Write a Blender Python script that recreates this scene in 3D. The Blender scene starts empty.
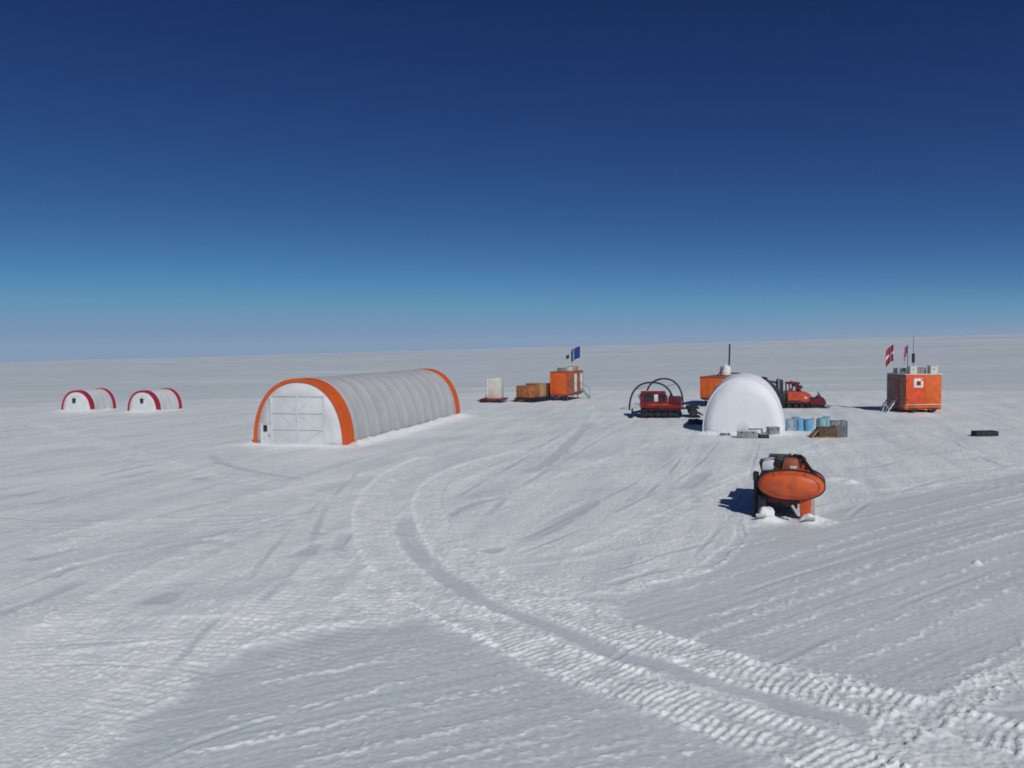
import bpy, bmesh, math, random
import numpy as np
from mathutils import Vector, Matrix

random.seed(7)
C = bpy.context.scene.collection
SC = bpy.context.scene
PI = math.pi
R = math.radians

# ------------------------------------------------------------------ camera model
F, HC = 800.0, 6.2
PITCH = math.atan(37 / F)
ROLL = R(0.7)
fw = Vector((0, math.cos(PITCH), -math.sin(PITCH)))
r0 = Vector((1, 0, 0)); u0 = Vector((0, math.sin(PITCH), math.cos(PITCH)))
rt = r0 * math.cos(ROLL) - u0 * math.sin(ROLL)
up = u0 * math.cos(ROLL) + r0 * math.sin(ROLL)


def g(px, py):
    """the spot on the level snow that the photograph shows at this pixel"""
    d = fw + rt * ((px - 512) / F) + up * ((384 - py) / F)
    t = HC / -d.z
    return (d.x * t, d.y * t)


def gl(pts):
    return [g(*p) for p in pts]


cam = bpy.data.cameras.new('camera')
cam.sensor_width = 36
cam.lens = 36 * F / 1024
cam.clip_end = 30000
co = bpy.data.objects.new('camera', cam)
C.objects.link(co)
M = Matrix((rt, up, -fw)).transposed().to_4x4()
M.translation = (0, 0, HC)
co.matrix_world = M
SC.camera = co

# ------------------------------------------------------------------ noise in numpy
rng = np.random.RandomState(3)
PERM = rng.permutation(4096)
GR = np.stack([np.cos(np.linspace(0, 2 * PI, 64, endpoint=False)), np.sin(np.linspace(0, 2 * PI, 64, endpoint=False))], 1)


def pn(x, y, seed=0):
    xi = np.floor(x).astype(np.int64); yi = np.floor(y).astype(np.int64)
    xf = x - xi; yf = y - yi
    u = xf * xf * xf * (xf * (xf * 6 - 15) + 10); v = yf * yf * yf * (yf * (yf * 6 - 15) + 10)

    def gd(ix, iy, fx, fy):
        h = PERM[(PERM[(ix + seed * 131) & 4095] + iy) & 4095] & 63
        q = GR[h]
        return q[..., 0] * fx + q[..., 1] * fy
    a = gd(xi, yi, xf, yf); b = gd(xi + 1, yi, xf - 1, yf)
    c = gd(xi, yi + 1, xf, yf - 1); d = gd(xi + 1, yi + 1, xf - 1, yf - 1)
    return (a + (b - a) * u + (c - a) * v + (a - b - c + d) * u * v) * 1.5


def ss(a, b, x):
    t = np.clip((x - a) / (b - a), 0, 1)
    return t * t * (3 - 2 * t)


def catmull(P, step):
    P = [np.array(p, float) for p in P]
    P = [2 * P[0] - P[1]] + P + [2 * P[-1] - P[-2]]
    out = []
    for i in range(1, len(P) - 2):
        n = max(2, int(np.linalg.norm(P[i + 1] - P[i]) / step))
        for k in range(n):
            t = k / n
            out.append(0.5 * ((2 * P[i]) + (-P[i - 1] + P[i + 1]) * t + (2 * P[i - 1] - 5 * P[i] + 4 * P[i + 1] - P[i + 2]) * t * t
                              + (-P[i - 1] + 3 * P[i] - 3 * P[i + 1] + P[i + 2]) * t ** 3))
    out.append(P[-2])
    return np.array(out)


def path_uv(X, Y, pts, rad, step=0.5):
    """indices near a path, arc length and signed sideways distance"""
    P = catmull(pts, step)
    m = (X > P[:, 0].min() - rad) & (X < P[:, 0].max() + rad) & (Y > P[:, 1].min() - rad) & (Y < P[:, 1].max() + rad)
    idx = np.nonzero(m)[0]
    x = X[idx]; y = Y[idx]
    best = np.full(len(idx), 1e9); U = np.zeros(len(idx)); V = np.full(len(idx), 1e9)
    s = 0.0
    for a, b in zip(P[:-1], P[1:]):
        L = np.linalg.norm(b - a)
        if L < 1e-6: continue
        d = (b - a) / L
        near = np.nonzero((np.abs(x - (a[0] + b[0]) / 2) < rad + L) & (np.abs(y - (a[1] + b[1]) / 2) < rad + L))[0]
        dx = x[near] - a[0]; dy = y[near] - a[1]
        t = np.clip(dx * d[0] + dy * d[1], 0, L)
        ex = dx - t * d[0]; ey = dy - t * d[1]
        dd = np.hypot(ex, ey)
        k = dd < best[near]
        n2 = near[k]
        best[n2] = dd[k]; U[n2] = s + t[k]
        V[n2] = np.sign(dx[k] * -d[1] + dy[k] * d[0]) * dd[k]
        s += L
    k = best < rad
    return idx[k], U[k], V[k], s


def poly_dist(X, Y, poly):
    """signed distance to a polygon, negative inside"""
    P = np.array(poly)
    best = np.full(X.shape, 1e9); ins = np.zeros(X.shape, bool)
    for a, b in zip(P, np.roll(P, -1, 0)):
        d = b - a; L2 = (d ** 2).sum()
        t = np.clip(((X - a[0]) * d[0] + (Y - a[1]) * d[1]) / L2, 0, 1)
        best = np.minimum(best, np.hypot(X - a[0] - t * d[0], Y - a[1] - t * d[1]))
        c = ((a[1] > Y) != (b[1] > Y)) & (X < (b[0] - a[0]) * (Y - a[1]) / (b[1] - a[1] + 1e-12) + a[0])
        ins ^= c
    return np.where(ins, -best, best)


# ------------------------------------------------------------------ what has been driven and drifted where
BELTS = [  # broad snowcat belts (path, half width, tread depth)
    (gl([(1075, 755), (1015, 739), (951, 721), (838, 693), (722, 665), (687, 650), (640, 637), (595, 620), (516, 590), (478, 569), (447, 545), (431, 518), (428, 497), (440, 480), (470, 466), (520, 452)]), 0.62, 1.0),
    (gl([(900, 792), (850, 768), (786, 739), (711, 712), (662, 694), (575, 664), (512, 636), (457, 610), (413, 583), (381, 551), (370, 518), (376, 494), (394, 474), (425, 459)]), 0.66, 1.0),
    (gl([(1080, 640), (1024, 668), (960, 700), (925, 716), (890, 735)]), 0.34, 0.7),
]
SOFTBELTS = [
    (gl([(215, 690), (300, 655), (360, 610), (400, 560), (395, 520)]), 0.9, 0.4),
    (gl([(-30, 690), (60, 662), (150, 650), (260, 640)]), 0.5, 0.5),
    (gl([(-30, 640), (90, 628), (220, 622), (330, 628)]), 0.5, 0.5),
    (gl([(430, 500), (480, 478), (545, 450), (590, 425), (600, 410)]), 0.5, 0.5),
    (gl([(470, 520), (560, 478), (640, 450), (690, 436)]), 0.5, 0.4),
    (gl([(330, 500), (260, 482), (190, 470), (90, 440), (20, 420)]), 0.5, 0.4),
    (gl([(640, 520), (760, 470), (880, 440), (1030, 425)]), 0.5, 0.4),
    (gl([(855, 480), (950, 472), (1060, 466)]), 0.35, 0.5),
    (gl([(855, 492), (950, 486), (1060, 482)]), 0.35, 0.5),
]
SOFTBELTS += [(gl([(430, 462), (330, 482), (170, 512), (-20, 556)]), .5, .5), (gl([(420, 474), (340, 500), (230, 540), (90, 610), (-20, 690)]), .6, .45), (gl([(400, 500), (330, 560), (240, 630), (130, 700), (20, 768)]), .6, .45), (gl([(560, 560), (660, 520), (760, 470), (850, 430)]), .4, .5)]
DARK = [  # smooth pressed stripes (path, half width)
    (gl([(1040, 788), (940, 752), (865, 727), (790, 703), (700, 675), (610, 648), (545, 622), (480, 598), (437, 569), (411, 546), (403, 512)]), 0.36),
    (gl([(205, 453), (225, 464), (255, 471), (320, 481)]), 0.35),
    (gl([(590, 420), (570, 442), (545, 462), (510, 478)]), 0.45),
    (gl([(602, 496), (570, 515), (540, 532), (510, 545)]), 0.45),
    (gl([(-20, 620), (40, 598), (90, 576)]), 0.30),
    (gl([(20, 561), (55, 553), (82, 546)]), 0.28),
    (gl([(45, 580), (65, 570), (85, 562)]), 0.24),
    (gl([(12, 495), (40, 489)]), 0.4), (gl([(36, 503), (70, 494)]), 0.4),
    (gl([(95, 476), (160, 462)]), 0.35), (gl([(120, 478), (158, 469)]), 0.3),
    (gl([(190, 478), (210, 478)]), 0.5), (gl([(148, 606), (172, 592), (184, 588)]), 0.42),
    (gl([(195, 542), (222, 540)]), 0.3), (gl([(312, 533), (322, 531)]), 0.4),
    (gl([(300, 555), (318, 541)]), 0.35), (gl([(330, 552), (350, 530)]), 0.35),
    (gl([(740, 520), (738, 538), (720, 556), (690, 570)]), 0.22),
    (gl([(668, 566), (600, 585)]), 0.2),
    (gl([(680, 490), (705, 470)]), 0.5),
    (gl([(440, 520), (470, 505), (510, 495)]), 0.3),
    (gl([(480, 552), (505, 546)]), 0.3),
    (gl([(1100, 690), (1024, 712), (975, 716)]), 0.35),
]
THIN = [  # single ski and runner marks (path, half width)
    (gl([(-20, 465), (130, 446), (250, 428)]), 0.16),
    (gl([(-20, 482), (100, 468), (250, 444)]), 0.14),
    (gl([(-20, 514), (60, 521), (180, 523), (330, 512)]), 0.1),
    (gl([(-20, 527), (130, 528), (330, 517), (420, 505)]), 0.08),
    (gl([(-20, 548), (90, 536), (230, 524), (400, 496)]), 0.08),
    (gl([(-20, 600), (100, 562), (240, 528), (330, 505)]), 0.09),
    (gl([(-20, 672), (80, 664), (190, 668)]), 0.06),
    (gl([(-20, 650), (110, 642), (230, 634)]), 0.06),
    (gl([(480, 470), (540, 446), (600, 425)]), 0.12),
    (gl([(500, 560), (600, 520), (690, 470), (720, 440)]), 0.1),
    (gl([(520, 540), (620, 490), (680, 455)]), 0.1),
    (gl([(560, 580), (640, 562), (720, 530)]), 0.07),
    (gl([(350, 600), (420, 596), (450, 604)]), 0.06),
    (gl([(230, 560), (330, 552), (380, 540)]), 0.07),
    (gl([(860, 470), (950, 452), (1060, 446)]), 0.12),
    (gl([(880, 455), (960, 440), (1060, 432)]), 0.12),
    (gl([(600, 455), (760, 450), (900, 430)]), 0.12),
    (gl([(950, 440), (975, 455), (1010, 468), (1060, 478)]), 0.1),
    (gl([(430, 470), (560, 468), (700, 462)]), 0.1),
]
THIN += [(gl([(560, 700), (640, 640), (760, 585), (900, 545), (1060, 512)]), 0.07), (gl([(700, 700), (840, 630), (960, 580), (1060, 545)]), 0.08), (gl([(620, 560), (700, 545), (840, 500), (1060, 470)]), 0.1), (gl([(90, 790), (200, 740), (360, 690), (500, 640)]), 0.06), (gl([(240, 620), (300, 560), (330, 500), (360, 470)]), 0.12), (gl([(150, 690), (230, 600), (280, 540), (330, 490)]), 0.1), (gl([(-20, 440), (80, 432), (220, 425)]), 0.15), (gl([(-20, 430), (90, 421), (250, 414)]), 0.2), (gl([(480, 520), (530, 480), (600, 440), (640, 420)]), 0.14), (gl([(450, 500), (520, 460), (575, 425)]), 0.14), (gl([(640, 500), (670, 470), (690, 445)]), 0.1), (gl([(690, 560), (740, 500), (760, 440)]), 0.08), (gl([(840, 520), (900, 490), (1060, 455)]), 0.1), (gl([(830, 470), (930, 462), (1060, 452)]), 0.1)]
RIDGES = [  # thin lines of crumbs left by an edge (path, height)
    (gl([(744, 512), (741, 538), (722, 560), (690, 574), (640, 583), (590, 590)]), 0.06),
    (gl([(640, 660), (730, 620), (830, 590), (920, 558), (1060, 520)]), 0.035),
    (gl([(712, 652), (800, 618), (900, 588), (1024, 548), (1090, 528)]), 0.035),
    (gl([(820, 672), (900, 640), (960, 610), (1060, 566)]), 0.045),
    (gl([(935, 686), (985, 660), (1060, 618)]), 0.07),
    (gl([(660, 625), (760, 600), (880, 560), (1040, 508)]), 0.03),
    (gl([(800, 560), (900, 532), (1040, 492)]), 0.03),
    (gl([(700, 555), (800, 530), (920, 505), (1040, 478)]), 0.03),
    (gl([(100, 790), (165, 760), (330, 722), (500, 685), (600, 665)]), 0.045),
    (gl([(230, 790), (330, 756), (480, 720), (570, 700)]), 0.035),
    (gl([(165, 745), (290, 712), (420, 675), (520, 652)]), 0.04),
    (gl([(190, 706), (270, 680), (350, 664), (440, 640)]), 0.035),
    (gl([(360, 790), (480, 752), (620, 716)]), 0.04),
    (gl([(520, 790), (620, 752), (720, 730)]), 0.04), (gl([(130, 775), (260, 738), (400, 704), (540, 672)]), 0.03), (gl([(300, 790), (420, 755), (560, 722), (660, 704)]), 0.035), (gl([(240, 690), (340, 668), (470, 640)]), 0.03), (gl([(440, 790), (560, 752), (700, 722)]), 0.03),
    (gl([(720, 690), (840, 640), (960, 590), (1060, 552)]), 0.03), (gl([(640, 600), (740, 570), (880, 528), (1050, 486)]), 0.03), (gl([(700, 620), (820, 580), (940, 545), (1060, 508)]), 0.025),
    (gl([(205, 655), (270, 636), (350, 620), (430, 614)]), 0.03),
    (gl([(300, 600), (400, 592), (440, 600)]), 0.03),
    (gl([(-20, 655), (60, 650), (160, 655)]), 0.03),
    (gl([(-20, 662), (70, 660), (150, 664)]), 0.03),
    (gl([(480, 570), (560, 560), (640, 548), (700, 536)]), 0.03),
    (gl([(0, 470), (110, 460), (200, 440)]), 0.03), (gl([(0, 525), (150, 520), (330, 515)]), 0.025),
    (gl([(0, 590), (90, 560), (200, 540), (320, 522)]), 0.03),
]
FIELDS = [  # machine-smoothed hard snow (outline)
    gl([(60, 800), (120, 735), (178, 692), (205, 665), (270, 641), (345, 624), (430, 617), (505, 647), (562, 677), (662, 714), (790, 764), (830, 800)]),
    gl([(590, 596), (690, 574), (745, 530), (850, 502), (1024, 470), (1160, 450), (1200, 760), (1030, 722), (827, 674), (712, 650), (640, 624)]),
]
TENT_A = gl([(253.7, 444), (345.5, 446), (460, 415.5)])
BANKS = []  # drifted snow at the foot of walls: (a, b, height, width)


def up_axis(P):
    p1, p2, p3 = [Vector((p[0], p[1])) for p in P]
    n = (p3 - p2).normalized()          # the tent runs this way; its ends stand square to it
    ax = Vector((n.y, -n.x))
    L = (p3 - p2).length
    p1 = p2 - ax * (p2 - p1).dot(ax)
    return p1, p2, ax, n, L


p1, p2, ax, nn, TL = up_axis(TENT_A)
q2 = p2 + nn * TL; q1 = p1 + nn * TL
BANKS += [(p2 + ax * .6 + nn * 1.0, q2 + ax * .45, .26, .6), (p1 - nn * .6 - ax * .3, p2 - nn * .6 + ax * .3, .05, .5), (p1 - ax * .4, q1 - ax * .4, .08, .6)]
for P in (gl([(63.5, 411.5), (91.5, 411.5), (116, 408)]), gl([(128, 411.5), (157.5, 411.5), (182, 408)])):
    a1, a2, aax, an, aL = up_axis(P)
    BANKS += [(a1 - an * .4, a2 - an * .4, .2, .5), (a2 + aax * .3, a2 + an * 3 + aax * .3, .16, .5)]
BANKS += [(Vector(g(703, 434)), Vector(g(782, 434)), .16, .5)]
BUMPS = [(g(767, 520), .10, .34), (g(816, 519.5), .14, .5), (g(775, 520.5), .07, .3), (g(806, 521.5), .13, .35), (g(811, 522), .12, .3), (g(977, 562), .10, .1),
         (g(834, 479), .12, .5), (g(850, 482), .15, .3)]


def terrain(X, Y, fine=True):
    """height, and how churned (white, rough) the snow is"""
    D = np.hypot(X, Y)
    sa = X / np.maximum(D, 1e-6)
    z = ss(120, 1500, D) * D * 0.0086 * np.clip(sa / .54, -1.1, 1.1)
    far = ss(150, 700, D)
    wx, wy = 0.95, 0.31  # the wind has combed the open snow this way
    A = X * wx + Y * wy; B = -X * wy + Y * wx
    z = z + far * (2.2 * pn(A / 900, B / 260, 1) + 1.0 * pn(A / 330, B / 90, 2)) + ss(60, 200, D) * (.35 * pn(A / 120, B / 30, 3) + .14 * pn(A / 40, B / 9, 4))
    z = z + .07 * pn(X / 14, Y / 14, 5) + .03 * pn(A / 5, B / 2.2, 6) * (1 - .5 * far)
    if not fine:
        return z, None
    near = 1 - ss(60, 140, D)
    A2 = X * .28 + Y * .96; B2 = -X * .96 + Y * .28   # most machines came and went along this line
    f1 = pn(A2 / 3.2, B2 / .7, 7); f2 = pn(X / .55, Y / .55, 8); f3 = pn(X / .17, Y / .17, 9); f4 = pn(X / .09, Y / .09, 19)
    clump = np.clip(pn(X / 1.7, Y / 1.7, 10) * .8 + .55 + .5 * pn(A / 9, B / 4, 11), 0, 1)
    camp = (1 - ss(102, 132, D + 22 * pn(X / 30, Y / 9, 12)))
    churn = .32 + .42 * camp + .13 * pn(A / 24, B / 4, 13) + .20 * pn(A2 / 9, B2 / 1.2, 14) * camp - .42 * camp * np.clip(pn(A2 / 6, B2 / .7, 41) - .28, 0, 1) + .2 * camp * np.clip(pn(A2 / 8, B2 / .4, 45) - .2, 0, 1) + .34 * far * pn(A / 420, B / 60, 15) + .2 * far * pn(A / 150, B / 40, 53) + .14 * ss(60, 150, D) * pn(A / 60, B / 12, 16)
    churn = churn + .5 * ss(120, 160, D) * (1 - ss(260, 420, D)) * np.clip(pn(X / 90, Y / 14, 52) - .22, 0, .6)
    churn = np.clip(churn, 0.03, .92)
    rough = np.ones_like(X)
    # smoothed fields
    jx = .2 * pn(X / 1.1, Y / 1.1, 17) + .12 * pn(X / .3, Y / .3, 18); jy = .2 * pn(X / 1.3, Y / 1.3, 27) + .12 * pn(X / .3, Y / .3, 28)
    dirs = [(g(165, 760), g(500, 685)), (g(712, 650), g(1024, 548))]
    for fi, (P, (a, b)) in enumerate(zip(FIELDS, dirs)):
        sel = np.nonzero(D < 48)[0]
        sd = poly_dist(X[sel] + jx[sel], Y[sel] + jy[sel], P)
        k = 1 - ss(-.6, .4, sd)
        d = np.array(b) - np.array(a); d /= np.linalg.norm(d)
        along = X[sel] * d[0] + Y[sel] * d[1]; across = -X[sel] * d[1] + Y[sel] * d[0]
        w = across + .18 * pn(along / 9, across / 3, 20 + fi) + .02 * pn(along / .4, across / .4, 22)
        st = .5 + .5 * pn(along / 14, w / .34, 23 + fi) + .25 * pn(along / 6, w / .12, 25)
        tgt = .13 + .32 * np.clip(st * 1.5 - .25, 0, 1) * (.55 + .45 * clump[sel]) + .10 * pn(along / 3, w / 1.5, 26) + (.08 if fi else 0)
        churn[sel] = churn[sel] * (1 - k) + k * np.clip(tgt, 0, 1)
        rough[sel] *= 1 - .72 * k
        z[sel] -= k * .045
        # ribbing of the grouser marks, across the run of the field
        rib = np.sin((along + .05 * pn(across / .4, along / .8, 29)) * 2 * PI / .19) * np.clip(pn(along / 5, w / .9, 30) + .35, 0, 1)
        z[sel] += k * (.008 * rib + .016 * (st - .5) + .003 * f3[sel])
        crumb = np.clip(pn(along / .2, w / .12, 42) + .9 * pn(along / 5, w / .22, 43) - .72, 0, 1) * k
        z[sel] += .02 * crumb
        churn[sel] = np.clip(churn[sel] + 1.1 * crumb + k * .05 * rib, 0, 1)
        edge = np.exp(-((sd - .12) / .22) ** 2)
        z[sel] += .014 * edge * np.clip(.3 + f2[sel] + .7 * f3[sel], 0, 1.5)
        churn[sel] = np.clip(churn[sel] + .1 * edge * np.clip(.3 + 1.3 * f2[sel] + f3[sel], 0, 1), 0, 1)
    for pts, hw in DARK:
        i, U, V, L = path_uv(X, Y, pts, hw + .6)
        e_ = min(3.5, .24 * L)
        endf = ss(0, e_, U) * ss(0, e_, L - U)
        k = (1 - ss(hw * .5, hw * 1.15, np.abs(V + .16 * pn(U / 1.3, V / .7, 31) + .06 * f2[i]))) * endf
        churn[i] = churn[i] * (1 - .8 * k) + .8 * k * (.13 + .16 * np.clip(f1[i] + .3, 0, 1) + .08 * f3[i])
        rough[i] *= 1 - .6 * k
        z[i] -= .035 * k
    for pts, hw in THIN:
        i, U, V, L = path_uv(X, Y, pts, hw * 4)
        V = V + .5 * hw * pn(U / 2, V * 0, 46)
        en = ss(0, 2, U) * ss(0, 2, L - U) * np.clip(.55 + 1.3 * pn(U / 4, V * 0, 47), 0, 1)
        k = np.exp(-(V / hw) ** 2) * en
        e = np.exp(-((np.abs(V) - hw * 1.8) / (hw * .6)) ** 2) * en
        z[i] += (-.012 * k + .006 * e) * (1 + ss(20, 40, D[i]))
        churn[i] = np.clip(churn[i] * (1 - .65 * k) + .14 * e * (.5 + f3[i]), 0, 1)
    for pts, hw, dep in SOFTBELTS:
        i, U, V, L = path_uv(X, Y, pts, hw + .6)
        k = (1 - ss(hw * .6, hw * 1.3, np.abs(V + .1 * f2[i]))) * ss(0, 2, U) * ss(0, 2, L - U)
        z[i] += k * dep * (-.025 + .012 * np.sin(U * 2 * PI / .24))
        e = np.exp(-((np.abs(V) - hw) / .12) ** 2) * ss(0, 2, U) * ss(0, 2, L - U)
        z[i] += .03 * dep * e * np.clip(.6 + f2[i], 0, 1.6)
        churn[i] = np.clip(churn[i] + .16 * k * (.5 + f2[i]) + .12 * e, 0, 1)
    for pts, h in RIDGES:
        i, U, V, L = path_uv(X, Y, pts, .6)
        V = V + .09 * pn(U / 2.2, V * 0, 32) + .03 * f3[i]
        endf = ss(0, 2, U) * ss(0, 2, L - U)
        cr = np.clip(.3 + 1.6 * pn(U / .38, V / .22, 33) + .9 * pn(U / .14, V / .1, 34) + .5 * pn(U / 3, V * 0, 44), 0, 1.6)
        e = np.exp(-(V / .085) ** 2) * endf * (.12 + cr)
        z[i] += h * .42 * e
        e2 = np.exp(-(V / .13) ** 2) * endf
        churn[i] = np.clip(churn[i] + .7 * e2 * np.clip(cr, 0, 1), 0, 1)
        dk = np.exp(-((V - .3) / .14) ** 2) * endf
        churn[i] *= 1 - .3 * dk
    for pts, hw, dep in BELTS:
        i, U, V, L = path_uv(X, Y, pts, hw + .7)
        fade = ss(18, 30, D[i])
        V = V + .05 * pn(U / 1.6, V / 2, 35)
        k = (1 - ss(hw * .86, hw * 1.04, np.abs(V + .05 * f3[i] + .05 * f2[i])))
        ph = U + .10 * V * np.sign(V) + .03 * pn(U / .5, V / .5, 36) + .02 * f3[i]
        bar = .5 + .5 * np.sin(ph * 2 * PI / .165)
        bar = ss(.3, .65, bar) * (1 - .55 * ss(14, 24, D[i]))
        brk = np.clip(.72 + 1.2 * pn(U / 1.2, V / .4, 37) + .5 * f2[i], .0, 1.0)
        z[i] = z[i] * (1 - k * .5) + k * dep * (-.035 + .020 * bar * brk + .007 * f3[i] + .006 * f2[i])
        lug = np.exp(-((np.abs(V) - hw * .93) / .12) ** 2)
        z[i] += dep * .022 * lug * np.clip(.35 + .6 * bar * brk + .9 * f3[i] + .5 * f2[i], 0, 1.7)
        tg = .58 + .26 * bar * brk + .22 * ss(16, 27, D[i]) + .12 * f2[i] + .1 * f3[i]  # tread light and shade partly put into colour: bars whiter, gaps darker
        kk = np.clip(k + .75 * lug, 0, 1)
        churn[i] = churn[i] * (1 - kk) + kk * np.clip(tg + .12 * lug, 0, 1)
        rough[i] = rough[i] * (1 - kk) + kk * .9
    for a, b, h, w in BANKS:
        ex, ey = b.x - a.x, b.y - a.y; L2 = ex * ex + ey * ey
        m = np.nonzero((np.abs(X - (a.x + b.x) / 2) < abs(ex) / 2 + 5) & (np.abs(Y - (a.y + b.y) / 2) < abs(ey) / 2 + 5))[0]
        t = np.clip(((X[m] - a.x) * ex + (Y[m] - a.y) * ey) / L2, 0, 1)
        d = np.hypot(X[m] - a.x - t * ex, Y[m] - a.y - t * ey)
        ww = w * (1 + .3 * pn(X[m] / 2, Y[m] / 2, 38))
        e = np.exp(-(d / ww) ** 2)
        z[m] += h * e * (1 + .35 * f2[m] + .2 * f3[m] + .3 * pn(X[m] / 2.5, Y[m] / 2.5, 39))
        churn[m] = np.clip(churn[m] + .5 * np.exp(-(d / ww / 1.5) ** 2), 0, 1)
    for (bx, by), h, w in BUMPS:
        m = np.nonzero((np.abs(X - bx) < 3) & (np.abs(Y - by) < 3))[0]
        d = np.hypot(X[m] - bx, Y[m] - by)
        e = np.exp(-(d / w) ** 2)
        z[m] += h * e * (1 + .4 * f2[m] + .25 * f3[m])
        churn[m] = np.clip(churn[m] + .6 * e, 0, 1)
    nb = np.nonzero(D < 34)[0]
    cr2 = np.clip(pn(X[nb] / .13, Y[nb] / .13, 50) + .7 * pn(X[nb] / 2.2, Y[nb] / 2.2, 51) - .70, 0, 1) * (.35 + rough[nb])
    z[nb] += .055 * cr2
    churn[nb] = np.clip(churn[nb] + .8 * cr2, 0, 1)
    z += near * rough * (.014 * f1 * (.4 + clump) + .011 * f2 * (.3 + clump) * (.4 + churn) + .010 * f3 * (.35 + churn) * (.4 + clump) + .009 * f4 * (.4 + churn))
    churn = np.clip(churn + near * rough * (.10 * f2 + .08 * f3), 0, 1)
    return z, churn


def gz(x, y):
    return float(terrain(np.array([x]), np.array([y]), False)[0][0])


# ------------------------------------------------------------------ materials
def nt(name):
    m = bpy.data.materials.new(name); m.use_nodes = True
    t = m.node_tree
    return m, t, t.nodes['Principled BSDF']


def mat(name, col, rough=.6, metal=0, var=.12, scale=3.0, bump=.0, dirt=None, spec=.4, transm=0):
    m, t, b = nt(name)
    tc = t.nodes.new('ShaderNodeTexCoord')
    n = t.nodes.new('ShaderNodeTexNoise'); n.inputs['Scale'].default_value = scale; n.inputs['Detail'].default_value = 5
    t.links.new(tc.outputs['Object'], n.inputs['Vector'])
    cr = t.nodes.new('ShaderNodeValToRGB')
    a = [max(0, c * (1 - var * 1.6)) for c in col]; c2 = [min(1, c * (1 + var)) for c in col]
    if dirt: a = dirt
    cr.color_ramp.elements[0].position = .3; cr.color_ramp.elements[1].position = .62
    cr.color_ramp.elements[0].color = (*a, 1); cr.color_ramp.elements[1].color = (*c2, 1)
    t.links.new(n.outputs['Fac'], cr.inputs['Fac']); t.links.new(cr.outputs['Color'], b.inputs['Base Color'])
    n2 = t.nodes.new('ShaderNodeTexNoise'); n2.inputs['Scale'].default_value = scale * 4; n2.inputs['Detail'].default_value = 4
    t.links.new(tc.outputs['Object'], n2.inputs['Vector'])
    mr = t.nodes.new('ShaderNodeMapRange'); mr.inputs[3].default_value = max(.05, rough - .12); mr.inputs[4].default_value = min(1, rough + .12)
    t.links.new(n2.outputs['Fac'], mr.inputs[0]); t.links.new(mr.outputs[0], b.inputs['Roughness'])
    b.inputs['Metallic'].default_value = metal
    b.inputs['Specular IOR Level'].default_value = spec
    if bump:
        bp = t.nodes.new('ShaderNodeBump'); bp.inputs['Strength'].default_value = .6; bp.inputs['Distance'].default_value = bump
        t.links.new(n2.outputs['Fac'], bp.inputs['Height']); t.links.new(bp.outputs[0], b.inputs['Normal'])
    return m


def fabric(name, col, rough=.75, var=.05, thru=0.0):
    m = mat(name, col, rough, 0, var, .9, .03, spec=.25)
    if thru:
        t = m.node_tree; b = t.nodes['Principled BSDF']
        tr = t.nodes.new('ShaderNodeBsdfTranslucent'); tr.inputs['Color'].default_value = (*col, 1)
        mx = t.nodes.new('ShaderNodeMixShader'); mx.inputs[0].default_value = thru
        o = t.nodes['Material Output']
        t.links.new(b.outputs[0], mx.inputs[1]); t.links.new(tr.outputs[0], mx.inputs[2]); t.links.new(mx.outputs[0], o.inputs['Surface'])
    return m


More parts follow.
